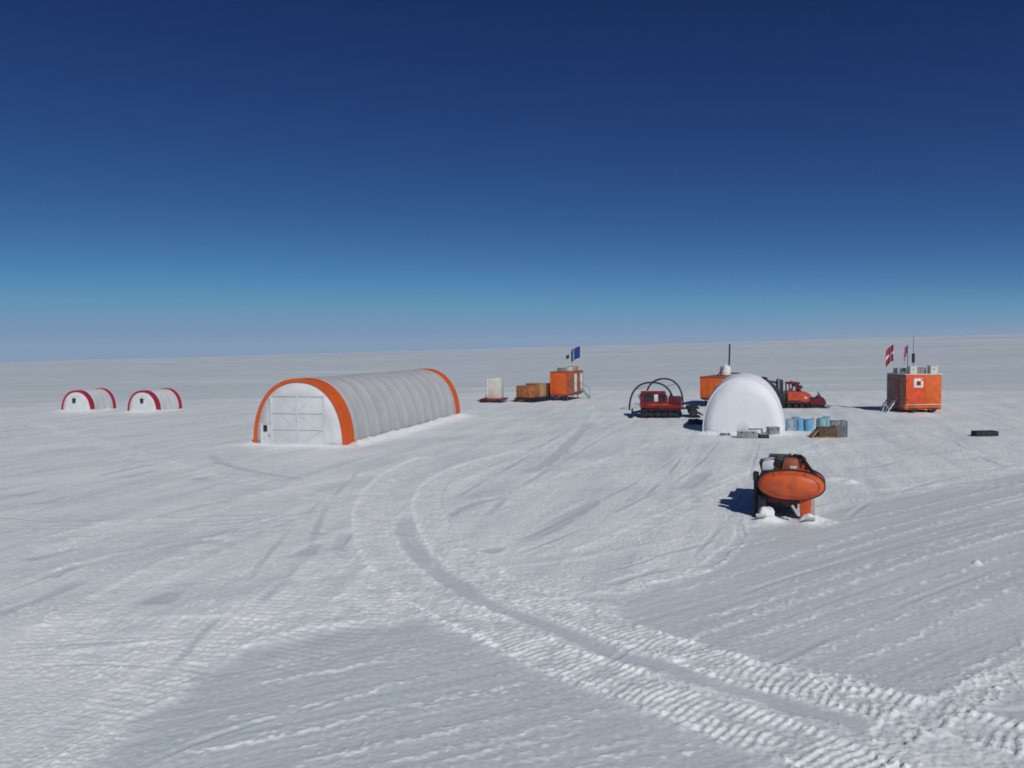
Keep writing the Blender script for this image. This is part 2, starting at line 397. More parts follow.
MT = dict(
    white_fab=fabric('white tent fabric', (.66, .675, .70), thru=.12),
    dome_fab=fabric('thin white tent fabric', (.80, .81, .86), var=.02, thru=.10),
    grey_fab=fabric('grey tent fabric', (.47, .48, .50), thru=.1),  # large tent's cover, darker than the white of its end walls
    seam=fabric('grey seam tape', (.57, .59, .62)),
    orange_fab=fabric('orange tent fabric', (.60, .095, .016)),
    red_fab=fabric('red tent fabric', (.36, .012, .034)),
    orange=mat('orange paint', (.66, .125, .016), .45, 0, .10, 2.2, .004, dirt=(.56, .095, .018)),
    orange_red=mat('red orange door paint', (.68, .075, .018), .45, 0, .12, 2.0, .004),
    orange_dull=mat('dull orange paint', (.30, .085, .040), .6, 0, .2, 2.4, .006, dirt=(.18, .055, .035)),
    brown=mat('brown weathered cladding', (.34, .17, .13), .7, 0, .25, 2.2, .006, dirt=(.22, .14, .115)),
    tank=mat('orange tank paint', (.58, .092, .02), .5, 0, .16, 2.6, .01, dirt=(.42, .08, .03), spec=.45),
    red=mat('red vehicle paint', (.23, .011, .011), .35, 0, .2, 2.0, dirt=(.09, .007, .008)),
    orange_cat=mat('orange vehicle paint', (.50, .065, .018), .35, 0, .15, 2.0, dirt=(.35, .05, .02)),
    dark_red=mat('dark red vehicle paint', (.10, .008, .018), .4, 0, .2, 3.0),
    black=mat('black rubber', (.016, .017, .019), .7, 0, .3, 4.0, .008),
    dark=mat('dark steel', (.035, .038, .045), .5, .6, .3, 4.0),
    navy=mat('navy tarp', (.018, .022, .055), .6, 0, .3, 3.0, .02),
    steel=mat('grey steel', (.25, .26, .27), .45, .7, .2, 4.0),
    grey=mat('grey plastic', (.22, .23, .24), .6, 0, .2, 3.0),
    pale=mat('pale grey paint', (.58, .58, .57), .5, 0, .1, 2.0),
    cream=mat('cream painted box', (.58, .56, .49), .5, 0, .08, 1.5),
    white=mat('white paint', (.72, .72, .70), .45, 0, .07, 1.5),
    wood=mat('bare plywood', (.36, .21, .10), .7, 0, .2, 5.0, .004),
    wood_dark=mat('dark stained wood', (.09, .055, .035), .75, 0, .3, 5.0, .004),
    orange_wood=mat('orange brown crate paint', (.36, .12, .045), .65, 0, .25, 3.0, .004),
    blue=mat('light blue drum paint', (.13, .36, .55), .45, 0, .12, 3.0),
    teal=mat('teal drum paint', (.20, .40, .44), .45, 0, .12, 3.0),
    blue_grey=mat('faded blue grey drum paint', (.26, .34, .40), .5, 0, .12, 3.0),
    glass=mat('dark window glass', (.012, .014, .016), .12, 0, .2, 2.0, spec=.6),
    flag_red=fabric('red flag cloth', (.45, .02, .05)), flag_white=fabric('white flag cloth', (.75, .75, .78)),
    flag_plum=fabric('plum flag cloth', (.12, .02, .06)), flag_blue=fabric('blue flag cloth', (.02, .05, .22)), flag_teal=fabric('teal flag cloth', (.03, .14, .18)),
    amber=mat('amber beacon', (.6, .2, .02), .3),
)


def snow_material():
    m, t, b = nt('snow')
    N = t.nodes; L = t.links
    at = N.new('ShaderNodeAttribute'); at.attribute_name = 'churn'
    geo = N.new('ShaderNodeNewGeometry')

    def noise(scale, det=6, r=.6):
        n = N.new('ShaderNodeTexNoise'); n.inputs['Scale'].default_value = scale; n.inputs['Detail'].default_value = det; n.inputs['Roughness'].default_value = r
        L.new(geo.outputs['Position'], n.inputs['Vector']); return n
    n2 = noise(8.0, 7, .7); n3 = noise(34.0, 3, .6)
    ad = N.new('ShaderNodeMath'); ad.operation = 'MULTIPLY_ADD'; ad.inputs[1].default_value = 1.5; ad.inputs[2].default_value = -.75
    mx = N.new('ShaderNodeMath'); mx.operation = 'MULTIPLY_ADD'; mx.inputs[1].default_value = .45; L.new(n3.outputs['Fac'], mx.inputs[0])
    m2 = N.new('ShaderNodeMath'); m2.operation = 'MULTIPLY'; m2.inputs[1].default_value = .55; L.new(n2.outputs['Fac'], m2.inputs[0]); L.new(m2.outputs[0], mx.inputs[2])
    L.new(mx.outputs[0], ad.inputs[0])
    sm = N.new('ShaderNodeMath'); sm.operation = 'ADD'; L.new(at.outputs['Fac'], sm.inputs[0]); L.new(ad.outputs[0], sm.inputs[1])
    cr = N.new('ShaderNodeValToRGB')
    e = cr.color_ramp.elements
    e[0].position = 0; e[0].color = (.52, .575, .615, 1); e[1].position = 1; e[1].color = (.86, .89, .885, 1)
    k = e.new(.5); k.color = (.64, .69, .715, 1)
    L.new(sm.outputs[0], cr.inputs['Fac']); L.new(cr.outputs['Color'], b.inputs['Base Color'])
    b.inputs['Roughness'].default_value = .55
    b.inputs['Specular IOR Level'].default_value = .25
    bp = N.new('ShaderNodeBump'); bp.inputs['Distance'].default_value = .035
    st = N.new('ShaderNodeMapRange'); st.inputs[3].default_value = .25; st.inputs[4].default_value = .8
    L.new(at.outputs['Fac'], st.inputs[0]); L.new(st.outputs[0], bp.inputs['Strength'])
    L.new(n2.outputs['Fac'], bp.inputs['Height'])
    L.new(bp.outputs[0], b.inputs['Normal'])
    return m


# ------------------------------------------------------------------ ground sheet
def ground():
    th = np.concatenate([np.linspace(-180, -42, 70, endpoint=False), np.linspace(-42, 42, 1150, endpoint=False), np.linspace(42, 180, 70, endpoint=False)])
    th = np.radians(th)
    rr = [1., 2, 3, 4, 5, 6, 7, 7.6, 8.2, 8.7, 9.1, 9.4]
    while rr[-1] < 5000:
        r = rr[-1]
        rr.append(r + min(max(r * r / 4960 * .62, .016), r * .035))
    rr = np.array(rr)
    nr, nt_ = len(rr), len(th)
    Rr, T = np.meshgrid(rr, th, indexing='ij')
    X = np.concatenate([[0.], (Rr * np.sin(T)).ravel()]); Y = np.concatenate([[0.], (Rr * np.cos(T)).ravel()])
    Z, K = terrain(X, Y)
    co_ = np.stack([X, Y, Z], 1).astype(np.float32)
    i = np.arange(nr - 1)[:, None]; j = np.arange(nt_)[None, :]
    a = 1 + i * nt_ + j; b = 1 + i * nt_ + (j + 1) % nt_
    quads = np.stack([a, b, b + nt_, a + nt_], -1).reshape(-1, 4)[:, ::-1]
    jj = np.arange(nt_)
    tris = np.stack([np.zeros(nt_, int), 1 + (jj + 1) % nt_, 1 + jj], 1)
    me = bpy.data.meshes.new('snow_ground')
    me.vertices.add(len(co_)); me.vertices.foreach_set('co', co_.ravel())
    nq, n3 = len(quads), len(tris)
    me.loops.add(nq * 4 + n3 * 3)
    me.loops.foreach_set('vertex_index', np.concatenate([quads.ravel(), tris.ravel()]).astype(np.int32))
    me.polygons.add(nq + n3)
    me.polygons.foreach_set('loop_start', np.concatenate([np.arange(nq) * 4, nq * 4 + np.arange(n3) * 3]).astype(np.int32))
    me.polygons.foreach_set('use_smooth', np.ones(nq + n3, bool))
    me.update(calc_edges=True)
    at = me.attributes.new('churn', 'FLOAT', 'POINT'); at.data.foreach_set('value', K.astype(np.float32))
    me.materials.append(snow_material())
    o = bpy.data.objects.new('snow_ground', me); C.objects.link(o); o['kind'] = 'structure'
    print('ground', len(co_), 'z', Z.min(), Z.max(), 'n up', me.polygons[nq // 2].normal.z)
    return float(Z.min()), float(Z.max())


# ------------------------------------------------------------------ mesh helpers
class MB:
    def __init__(s): s.bm = bmesh.new()

    def box(s, c, d, bev=.02, rz=0, rx=0, ry=0, taper=(1, 1)):
        m = bmesh.ops.create_cube(s.bm, size=1)
        vs = m['verts']
        T = Matrix.Translation(c) @ Matrix.Rotation(rz, 4, 'Z') @ Matrix.Rotation(ry, 4, 'Y') @ Matrix.Rotation(rx, 4, 'X')
        for v in vs:
            k = v.co
            tx, ty = taper if k.z > 0 else (1, 1)
            v.co = T @ Vector((k.x * d[0] * tx, k.y * d[1] * ty, k.z * d[2]))
        if bev:
            es = list({e for v in vs for e in v.link_edges})
            bmesh.ops.bevel(s.bm, geom=es, offset=min(bev, min(d) * .3), segments=2, affect='EDGES', profile=.6)
        return s

    def tube(s, pts, r, n=8, closed=False):
        pts = [Vector(p) for p in pts]
        rs = r if isinstance(r, (list, tuple)) else [r] * len(pts)
        rings = []
        prev = None
        for i, p in enumerate(pts):
            if closed: d = (pts[(i + 1) % len(pts)] - pts[i - 1])
            else: d = pts[min(i + 1, len(pts) - 1)] - pts[max(i - 1, 0)]
            d.normalize()
            a = prev if prev is not None else (Vector((0, 0, 1)) if abs(d.z) < .9 else Vector((1, 0, 0)))
            x = (a - d * a.dot(d)).normalized(); y = d.cross(x); prev = x
            rings.append([s.bm.verts.new(p + (x * math.cos(2 * PI * k / n) + y * math.sin(2 * PI * k / n)) * rs[i]) for k in range(n)])
        m = len(rings)
        for i in range(m if closed else m - 1):
            A, B = rings[i], rings[(i + 1) % m]
            for k in range(n): s.bm.faces.new((A[k], A[(k + 1) % n], B[(k + 1) % n], B[k]))
        if not closed:
            s.bm.faces.new(rings[0][::-1]); s.bm.faces.new(rings[-1])
        return s

    def lathe(s, prof, c=(0, 0, 0), n=20, axis='Z'):
        rot = {'Z': Matrix(), 'X': Matrix.Rotation(PI / 2, 4, 'Y'), 'Y': Matrix.Rotation(-PI / 2, 4, 'X')}[axis]
        T = Matrix.Translation(c) @ rot
        rings = [[s.bm.verts.new(T @ Vector((r * math.cos(2 * PI * k / n), r * math.sin(2 * PI * k / n), z))) for k in range(n)] for r, z in prof]
        for A, B in zip(rings[:-1], rings[1:]):
            for k in range(n): s.bm.faces.new((A[k], A[(k + 1) % n], B[(k + 1) % n], B[k]))
        s.bm.faces.new(rings[0][::-1]); s.bm.faces.new(rings[-1])
        return s

    def prism(s, outline, y0, y1, T=None, bev=.0):
        """outline in x,z pushed along y"""
        T = T or Matrix()
        A = [s.bm.verts.new(T @ Vector((x, y0, z))) for x, z in outline]
        B = [s.bm.verts.new(T @ Vector((x, y1, z))) for x, z in outline]
        n = len(A)
        fs = [s.bm.faces.new(A), s.bm.faces.new(B[::-1])]
        for k in range(n): fs.append(s.bm.faces.new((A[k], B[k], B[(k + 1) % n], A[(k + 1) % n])))
        if bev:
            bmesh.ops.bevel(s.bm, geom=list({e for f in fs for e in f.edges}), offset=bev, segments=2, affect='EDGES')
        return s

    def grid(s, rows, thick=0, closed=False):
        vs = [[s.bm.verts.new(p) for p in r] for r in rows]
        for A, B in zip(vs[:-1], vs[1:]):
            for k in range(len(A) - 1): s.bm.faces.new((A[k], A[k + 1], B[k + 1], B[k]))
        return s

    def build(s, name, m, parent=None, smooth=True, solid=0, label=None):
        if name in ('strap', 'strut', 'batten', 'latch', 'bolster', 'loader_arm', 'guard_rail', 'edge_strip', 'tie_rod', 'wall_seam', 'wall_rib', 'door_seam', 'guy_rope'):
            left = set(s.bm.verts); first = None
            while left:
                st = [left.pop()]; isl = list(st)
                while st:
                    v = st.pop()
                    for e in v.link_edges:
                        o = e.other_vert(v)
                        if o in left: left.remove(o); st.append(o); isl.append(o)
                n = MB(); mp = {v: n.bm.verts.new(v.co) for v in isl}
                for f in {f for v in isl for f in v.link_faces}: n.bm.faces.new([mp[v] for v in f.verts])
                o = n._build(name, m, parent, smooth, solid, label); first = first or o
            s.bm.free(); return first
        return s._build(name, m, parent, smooth, solid, label)

    def _build(s, name, m, parent=None, smooth=True, solid=0, label=None):
        bmesh.ops.recalc_face_normals(s.bm, faces=s.bm.faces[:])
        me = bpy.data.meshes.new(name); s.bm.to_mesh(me); s.bm.free()
        me.materials.append(MT[m] if isinstance(m, str) else m)
        o = bpy.data.objects.new(name, me); C.objects.link(o)
        if parent: o.parent = parent
        if label: o['label'] = label
        if smooth:
            for p in me.polygons: p.use_smooth = True
            try:
                me.set_sharp_from_angle(angle=R(35))
            except Exception: pass
        if solid:
            md = o.modifiers.new('thickness', 'SOLIDIFY'); md.thickness = solid; md.offset = 0
        return o


def tag(o, label, cat, group=None):
    o['label'] = label; o['category'] = cat
    if group: o['group'] = group
    return o


def thing(name, label, cat, loc, rz=0, group=None, sink=.02):
    o = bpy.data.objects.new(name, None); C.objects.link(o)
    z = loc[2] if len(loc) > 2 else gz(loc[0], loc[1]) - sink
    o.location = (loc[0], loc[1], z); o.rotation_euler = (0, 0, rz)
    o.empty_display_size = .2
    return tag(o, label, cat, group)


def copy_tree(o, parent=None):
    c = o.copy(); C.objects.link(c)
    if parent: c.parent = parent
    for ch in list(o.children): copy_tree(ch, c)
    return c


def scale_at(px, py):
    x, y = g(px, py)
    return y / F          # metres for one pixel there


# ------------------------------------------------------------------ tunnel tents
def arch_pts(w, h, n=36, e=.90, off=0.0):
    out = []
    for k in range(n + 1):
        a = PI * k / n
        c, s_ = math.cos(a), math.sin(a)
        out.append((-(w / 2 + off) * math.copysign(abs(c) ** e, c), (h + off) * abs(s_) ** e if s_ > 0 else 0))
    return out


def band(w, h, y0, y1, inner, outer, e=.90, n=40):
    m = MB()
    A = arch_pts(w, h, n, e, outer); B = arch_pts(w, h, n, e, -inner)
    rows = []
    for (ax_, az), (bx, bz) in zip(A, B):
        rows.append([(ax_, y0, az), (ax_, y1, az), (bx, y1, bz), (bx, y0, bz), (ax_, y0, az)])
    m.grid(rows)
    bmesh.ops.remove_doubles(m.bm, verts=m.bm.verts[:], dist=1e-4)
    return m


def cover(w, h, y0, y1, ribs, e=.90, n=40, rise=.045):
    m = MB()
    rows = []
    per = 8
    for i in range(ribs * per + 1):
        y = y0 + (y1 - y0) * i / (ribs * per)
        t = (i % per) / per
        sag = rise * (1 - 4 * t * (1 - t)) ** 3 - .3 * rise * 4 * t * (1 - t)
        rows.append([(x, y, z) for x, z in arch_pts(w, h, n, e, sag)])
    return m.grid(rows)


def end_wall(w, h, y, e=.90, n=40, bulge=0.0):
    m = MB()
    P = arch_pts(w, h, n, e, -.03)
    rows = []
    for s_ in [0, .25, .5, .75, 1.0]:
        rows.append([(x * s_, y - bulge * (1 - s_ ** 2), z * s_ if s_ else 0) for x, z in P])
    m.grid(rows)
    bmesh.ops.remove_doubles(m.bm, verts=m.bm.verts[:], dist=1e-4)
    return m


def tunnel_tent(P, h, trim, trim_len, ribs, label, name='tunnel_tent', big=False):
    p1, p2, ax, n, L = up_axis(P)
    W = (p2 - p1).length
    c = (p1 + p2) / 2
    t = thing(name, label, 'tent', (c.x, c.y), math.atan2(ax.y, ax.x), sink=.06)
    cover(W - .12, h - .06, .12, L - .12, ribs, rise=.06 if big else .03).build('cover', 'grey_fab' if big else 'white_fab', t, solid=.03)
    lip = .2 if big else .14
    band(W, h, 0, trim_len, lip, .03).build('arch_trim', trim, t)
    band(W, h, L - trim_len * .8, L, lip, .03).build('arch_trim', trim, t)
    end_wall(W - .1, h - .04, .07).build('front_wall', 'white_fab', t, solid=.02)
    end_wall(W - .1, h - .04, L - .07).build('rear_wall', 'white_fab', t, solid=.02)
    return t, W, L


def bar(m, a, b, y, w=.05, d=.05):
    a = Vector((a[0], y, a[1])); b = Vector((b[0], y, b[1]))
    v = b - a
    m.box((a + b) / 2, (v.length, d, w), .006, ry=-math.atan2(v.z, v.x))
    return m


def big_tent():
    s = scale_at(303, 445)
    h = 66.5 * s
    t, W, L = tunnel_tent(TENT_A, h, 'orange_fab', 1.25, 13, 'large white tunnel tent with orange arch trim at both ends', big=True)
    def X(px): return (px - 300.2) * s * 1.0
    def Z(py): return (445.5 - py) * s
    # double door with pale bars
    d = MB(); d.box(((X(270) + X(329)) / 2, .02, Z(396) / 2), (X(329) - X(270), .07, Z(396)), .01)
    door = d.build('double_door', 'white_fab', t)
    f = MB()
    w_ = .085
    for py in (396, 413, 429.5): bar(f, (X(270), Z(py)), (X(329), Z(py)), -.04, w_)
    for px in (270, 299.5, 329): bar(f, (X(px), 0), (X(px), Z(396) - .02), -.045, w_)
    bar(f, (X(301), Z(411)), (X(316), Z(398)), -.012, .035); bar(f, (X(297), Z(411)), (X(283), Z(398)), -.012, .035)
    bar(f, (X(301), Z(415)), (X(320), Z(428)), -.012, .035); bar(f, (X(297), Z(428)), (X(281), Z(415)), -.012, .035)
    bar(f, (X(273), Z(431)), (X(293), Z(443)), -.012, .035); bar(f, (X(326), Z(431)), (X(306), Z(443)), -.012, .035)
    f.build('door_frame', 'seam', door)
    MB().box((X(300.5), -.09, Z(437)), (.06, .06, .35), .01).build('handle', 'seam', door)
    d = MB(); d.box((X(263), .015, Z(424.5) / 2), (11.5 * s * .9, .06, Z(424.5)), .01)
    sd = d.build('side_door', 'white_fab', t)
    f = MB()
    for px in (258, 268.2): bar(f, (X(px), 0), (X(px), Z(424)), -.035, .06)
    bar(f, (X(258), Z(424)), (X(268.2), Z(424)), -.03, .06)
    f.build('door_frame', 'seam', sd)
    MB().box((X(262.8), -.03, Z(429)), (4.2 * s, .05, 6.4 * s), .01).build('window', 'glass', sd)
    MB().box((X(267.2), -.05, Z(436)), (.1, .05, .14), .01).build('handle', 'grey', sd)


def small_tents():
    for px0, px1, px2, py, lab, vent in ((63.5, 91.5, 116, 411.5, 'small white tunnel tent with red arches, the leftmost tent standing beyond its twin', 75.5),
                                         (128, 157.5, 182, 411.5, 'small white tunnel tent with red arches, nearer to the large orange trimmed tent', 142.5)):
        P = gl([(px0, py), (px1, py), (px2, py - 3.5)])
        s = scale_at(px0, py)
        t, W, L = tunnel_tent(P, 21.5 * s, 'red_fab', .62, 4, lab)
        c = (px0 + px1) / 2
        dx = (vent - c) * s
        k = MB()
        for q in (-1, 1):
            for yy in ((.8, 2.2) if px0 < 100 else (1.3, 2.7)):
                k.tube([(q * (W / 2 - .1), yy, 1.0), (q * (W / 2 + .75), yy + .1, .05)], .012, 5)
        k.build('guy_rope', 'seam', t)
        MB().box((dx, .01, 6 * s), (5.5 * s, .08, 11.6 * s), .02).build('door', 'white_fab', t)
        f = MB()
        for q in (-1, 1): bar(f, (dx + q * 2.3 * s, 0), (dx + q * 1.6 * s, 9 * s), -.05, .05)
        bar(f, (dx - 1.6 * s, 9 * s), (dx + 1.6 * s, 9 * s), -.047, .05)
        f.build('door_seam', 'seam', t)
        MB().box((dx, -.045, 11.3 * s), (3.4 * s, .06, 5 * s), .02).build('window', 'glass', t)


def dome_tent():
    s = scale_at(742, 432)
    x, y = g(743, 432.5)
    W, h, L = 81 * s, 58.5 * s, 6.6
    t = thing('dome_tent', 'plain white dome shaped tent with no coloured trim', 'tent', (x, y), R(-17), sink=.06)
    # (scale of the arch, along the depth)
    prof = [(.0, 0.94), (.05, .955), (.15, .978), (.3, .995), (.45, 1.0), (.6, .99), (.75, .965), (.88, .93), (1.0, .88)]
    m = MB(); rows = []
    for u, k in prof:
        rows.append([(px, u * L, pz) for px, pz in arch_pts(W * (.5 + .5 * k), h * k, 44, .93)])
    m.grid(rows).build('roof_cover', 'dome_fab', t, solid=.03)
    W0, h0 = W * .97, h * .94
    end_wall(W0, h0, .02, e=.93, bulge=.28).build('front_wall', 'dome_fab', t, solid=.02)
    end_wall(W * .94, h * .88, L - .02, e=.93, bulge=-.3).build('rear_wall', 'dome_fab', t, solid=.02)
    band(W0, h0, .0, .12, .05, .004, e=.93).build('front_rim', 'dome_fab', t)
    f = MB()
    for q in (-.42, 0.08, .5):
        rows = []
        pts = []
        top = h0 * (1 - abs(2 * q * .92) ** 2.1) ** .5 * .93
        for k in range(9):
            z = top * k / 8
            rr_ = ((q * .9) ** 2 + (z / h0) ** 2)
            pts.append((q * W0 * .46, .02 - .28 * (1 - min(1, rr_)) - .01, z))
        f.tube(pts, .012, 6)
    f.build('wall_seam', 'dome_fab', t)
    f = MB()
    f.box((0, -.15, .1), (W0 * .9, .25, .2), .06).build('ground_flap', 'white_fab', t)


# ------------------------------------------------------------------ sleds, huts
def sled_parts(t, w, l, z, m='dark', ski='dark', deck=True, ski_w=.28):
    """two runners with turned up tips, cross bolsters and a low deck; runs along local y, tips at -y"""
    for q in (-1, 1):
        k = MB()
        x = q * (w / 2 - ski_w / 2 - .05)
        pts = [(-l / 2 - .15, .34), (-l / 2 + .05, .16), (-l / 2 + .4, .05), (l / 2, .05)]
        low = [(a, b - .07) for a, b in pts][::-1]
        T = Matrix.Rotation(PI / 2, 4, 'Z')
        k.prism(pts + low, -ski_w / 2, ski_w / 2, Matrix.Translation((x, 0, 0)) @ Matrix.Rotation(PI / 2, 4, 'Z'))
        k.build('runner', ski, t)
        b = MB()
        for f_ in (-.32, 0, .32): b.box((x, f_ * l, (z + .05) / 2), (.1, .12, max(.1, z - .05)), .01)
        b.build('strut', m, t)
    if deck:
        k = MB()
        k.box((0, 0, z + .04), (w, l, .1), .015)
        for f_ in (-.4, -.2, 0, .2, .4): k.box((0, f_ * l, z - .06), (w * .96, .1, .1), .01)
        k.build('deck', m, t)
    k = MB(); k.tube([(-w * .3, -l / 2, z), (0, -l / 2 - .9, .3), (w * .3, -l / 2, z)], .03, 6)
    k.build('tow_bar', m, t)


def panel_lines(m, w, l, h, z0, side, n, d=.012):
    """raised ribs on one wall of a hut"""
    for k in range(n):
        f_ = (k + .5) / n - .5
        if side == 'front': m.box((f_ * w, -l / 2 - d / 2, z0 + h / 2), (.05, d + .02, h * .96), .004)
        if side == 'left': m.box((-w / 2 - d / 2, f_ * l, z0 + h / 2), (d + .02, .06, h * .96), .004)
        if side == 'right': m.box((w / 2 + d / 2, f_ * l, z0 + h / 2), (d + .02, .06, h * .96), .004)


def flag(name, label, x, y, z, pole_h, cloths, wdt, hgt, rz, lean=0.0, droop=.35, group=None, pole_m='pale'):
    t = bpy.data.objects.new(name, None); C.objects.link(t); t.location = (x, y, z); t.rotation_euler = (0, 0, rz)
    tag(t, label, 'flag', group)
    top = (lean * pole_h, 0, pole_h)
    MB().tube([(0, 0, 0), top], .03, 8).build('pole', pole_m, t)
    for (u0_, u1_, v0_, v1_, mname) in cloths:
        m = MB(); rows = []
        for j in range(7):
            v = v0_ + (v1_ - v0_) * j / 6
            row = []
            for i in range(9):
                u = u0_ + (u1_ - u0_) * i / 8
                off = .0
                row.append((lean * (pole_h - hgt * (1 - v)) + u * wdt * (1 - .25 * u * droop), .09 * math.sin(u * 7 + v * 1.5) * (.3 + u) + off,
                            pole_h - hgt * (1 - v) - droop * hgt * u * u - .05 * math.sin(u * 5)))
            rows.append(row)
        m.grid(rows).build('cloth', mname, t, solid=.008)
    return t


def right_hut():
    s = scale_at(915, 412)
    bl = g(906.5, 410.5)
    W, H0, L = 35 * s, 33.6 * s, 3.7
    cx, cy = g(924, 413)
    rz = R(-2)
    z0 = 4.6 * s
    t = thing('sled_hut', 'orange cabin on sled with brown left wall, emblem plate and boxes on roof', 'hut', (cx, cy + L / 2), rz)
    zb = z0
    m = MB(); m.box((0, 0, zb + (H0 - .1) / 2), (W, L, H0 - .1), .03)
    body = m.build('body', 'orange', t)
    m = MB(); m.box((-W / 2 - .025, 0, zb + H0 * .49), (.05, L * .97, H0 * .93), .01); panel_lines(m, W + .1, L, H0 * .9, zb + .06, 'left', 6, .03)
    m.build('side_cladding', 'brown', t)
    m = MB(); m.box((-W / 2 - .075, -L * .08, zb + H0 * .42), (.06, L * .3, H0 * .75), .01)
    d = m.build('side_door', 'orange_dull', t)
    MB().box((-W / 2 - .12, .1, zb + H0 * .42), (.05, .05, .16), .01).build('handle', 'steel', d)
    m = MB(); m.box((-W * .235, -L / 2 - .025, zb + H0 * .55), (W * .5, .06, H0 * .84), .015)
    d = m.build('front_door', 'orange_red', t)
    m = MB()
    for k in (-W * .485, W * .02): m.box((k, -L / 2 - .05, zb + H0 * .55), (.05, .05, H0 * .86), .006)
    m.box((-W * .235, -L / 2 - .05, zb + H0 * .975), (W * .5, .05, .05), .006)
    m.build('door_frame', 'orange', d)
    m = MB(); m.box((W * .27, -L / 2 - .012, zb + H0 * .55), (W * .42, .03, H0 * .8), .008); m.build('front_panel', 'orange', t)
    m = MB(); m.box((W * .02 - .2, -L / 2 - .09, zb + H0 * .5), (.05, .06, .2), .01); m.build('handle', 'steel', d)
    for zz in (.25, .8): MB().box((-W * .47, -L / 2 - .085, zb + H0 * zz), (.16, .03, .07), .01).build('hinge', 'dark', d)
    m = MB(); m.box((0, -L / 2 - .03, zb + H0 * .105), (W * .98, .07, .07), .01); m.build('front_rail', 'pale', t)
    # plate: white square with a dark heart and an open corner
    ex, ez, e = -W * .5 + 12.2 * s, zb + (409 - 384.2) * s, 9.0 * s
    m = MB(); m.box((ex, -L / 2 - .07, ez), (e, .03, e), .006)
    pl = m.build('emblem_plate', 'white', t)
    m = MB(); m.box((ex + .03, -L / 2 - .09, ez - .02), (e * .5, .02, e * .5), .004); m.box((ex + e * .38, -L / 2 - .09, ez + e * .36), (e * .26, .02, e * .2), .004)
    m.build('emblem', 'orange_red', pl)
    m = MB(); m.box((ex, -L / 2 - .104, ez - .02), (e * .28, .02, e * .34), .004); m.build('emblem_core', 'dark', pl)
    MB().box((0, 0, zb + H0 - .03), (W + .08, L + .08, .09), .02).build('roof', 'pale', t)
    m = MB()
    for q in (-1, 1): m.box((q * W * .47, 0, zb - .06), (.12, L, .16), .01)
    for q in (-1, 1): m.box((0, q * L * .45, zb - .06), (W * .94, .12, .16), .01)
    m.build('base_frame', 'orange', t)
    # under-carriage
    for q in (-1, 1):
        k = MB()
        pts = [(-L / 2 - .5, .42), (-L / 2 - .2, .2), (-L / 2 + .25, .06), (L / 2, .06)]
        k.prism(pts + [(a, b - .08) for a, b in pts][::-1], -.2, .2, Matrix.Translation((q * W * .27 - .1, 0, 0)) @ Matrix.Rotation(PI / 2, 4, 'Z'))
        k.build('runner', 'dark', t)
        k = MB()
        for f_ in (-.36, .36): k.box((q * W * .27 - .1, f_ * L, z0 / 2), (.18, .3, z0 - .15), .02)
        k.build('strut', 'dark', t)
    # boarding ladders with pale rails, leaning at the left wall
    for yy in (-.4, .75):
        k = MB()
        xb = -W / 2 - 1.25
        for q in (-.28, .28): k.tube([(xb, yy + q - .5, 0), (-W / 2 - .1, yy + q, zb + .95)], .05, 8)
        for f_ in (.25, .5, .75):
            p = Vector((xb, yy - .5, 0)).lerp(Vector((-W / 2 - .1, yy, zb + .95)), f_)
            k.box(p, (.2, .6, .05), .01)
        k.build('steps', 'pale', t)
    T = Matrix.Translation((cx, cy + L / 2, t.location.z)) @ Matrix.Rotation(rz, 4, 'Z')
    zr = zb + H0 + .015

    def at(px, dy): return T @ Vector(((px - 923.5) * s, -L / 2 + dy, zr))
    for px, w, hh, dy, mt, lab in ((914.5, 6.6, 7.5, .45, 'cream', 'cream box on the front left roof corner of the emblem cabin'),
                                   (934.5, 7.0, 7.6, .45, 'cream', 'cream box on the front right roof corner of the emblem cabin'),
                                   (925, 9.0, 5.5, 1.0, 'grey', 'low grey box between the cream boxes on the cabin roof')):
        p = at(px, dy)
        b = thing('roof_box', lab, 'box', p, rz)
        MB().box((0, 0, hh * s / 2), (w * s, .6, hh * s), .02).build('shell', mt, b)
        MB().box((0, 0, hh * s + .015), (w * s + .04, .64, .04), .01).build('lid', mt, b)
        MB().box((0, -.31, hh * s * .6), (.12, .03, .1), .01).build('latch', 'steel', b)
    p = at(913.5, 2.4)
    b = thing('roof_crate', 'pale grey crate at the back left of the emblem cabin roof', 'crate', p, rz)
    m = MB(); m.box((0, 0, .24), (1.0, .7, .44), .02); m.build('shell', 'steel', b); m = MB()
    for q in (-.4, 0, .4): m.box((q, -.365, .24), (.06, .03, .46), .005)
    m.build('batten', 'pale', b)
    pz = zr
    s2 = s * 1.02
    p = at(908.7, 2.95)
    flag('flag', 'red flag with white cross flying above brown cabin wall', p.x, p.y, pz, 29 * s2,
         [(0, .32, .58, 1, 'flag_red'), (0, .32, 0, .42, 'flag_red'), (.32, .48, 0, 1, 'flag_white'), (.0, .32, .42, .58, 'flag_white'), (.48, 1, .58, 1, 'flag_red'), (.48, 1, 0, .42, 'flag_red'), (.48, 1, .42, .58, 'flag_white')],
         .75, 1.45, PI - .8, 0, .5, 'flags on the emblem cabin')
    p = at(915.3, 1.5)
    flag('flag', 'limp purple and white flag beside the thin mast', p.x, p.y, pz, 28.5 * s2,
         [(0, .3, .5, 1, 'flag_blue'), (.3, .55, .35, 1, 'flag_red'), (.55, .8, .2, 1, 'flag_white'), (.8, 1, .5, 1, 'flag_red')], .75, 1.3, PI + .5, .0, .9, 'flags on the emblem cabin', 'flag_blue')
    p = at(919.5, 1.2)
    b = thing('antenna_mast', 'thin tall antenna mast with a thick black sleeve on emblem cabin roof', 'mast', p, rz)
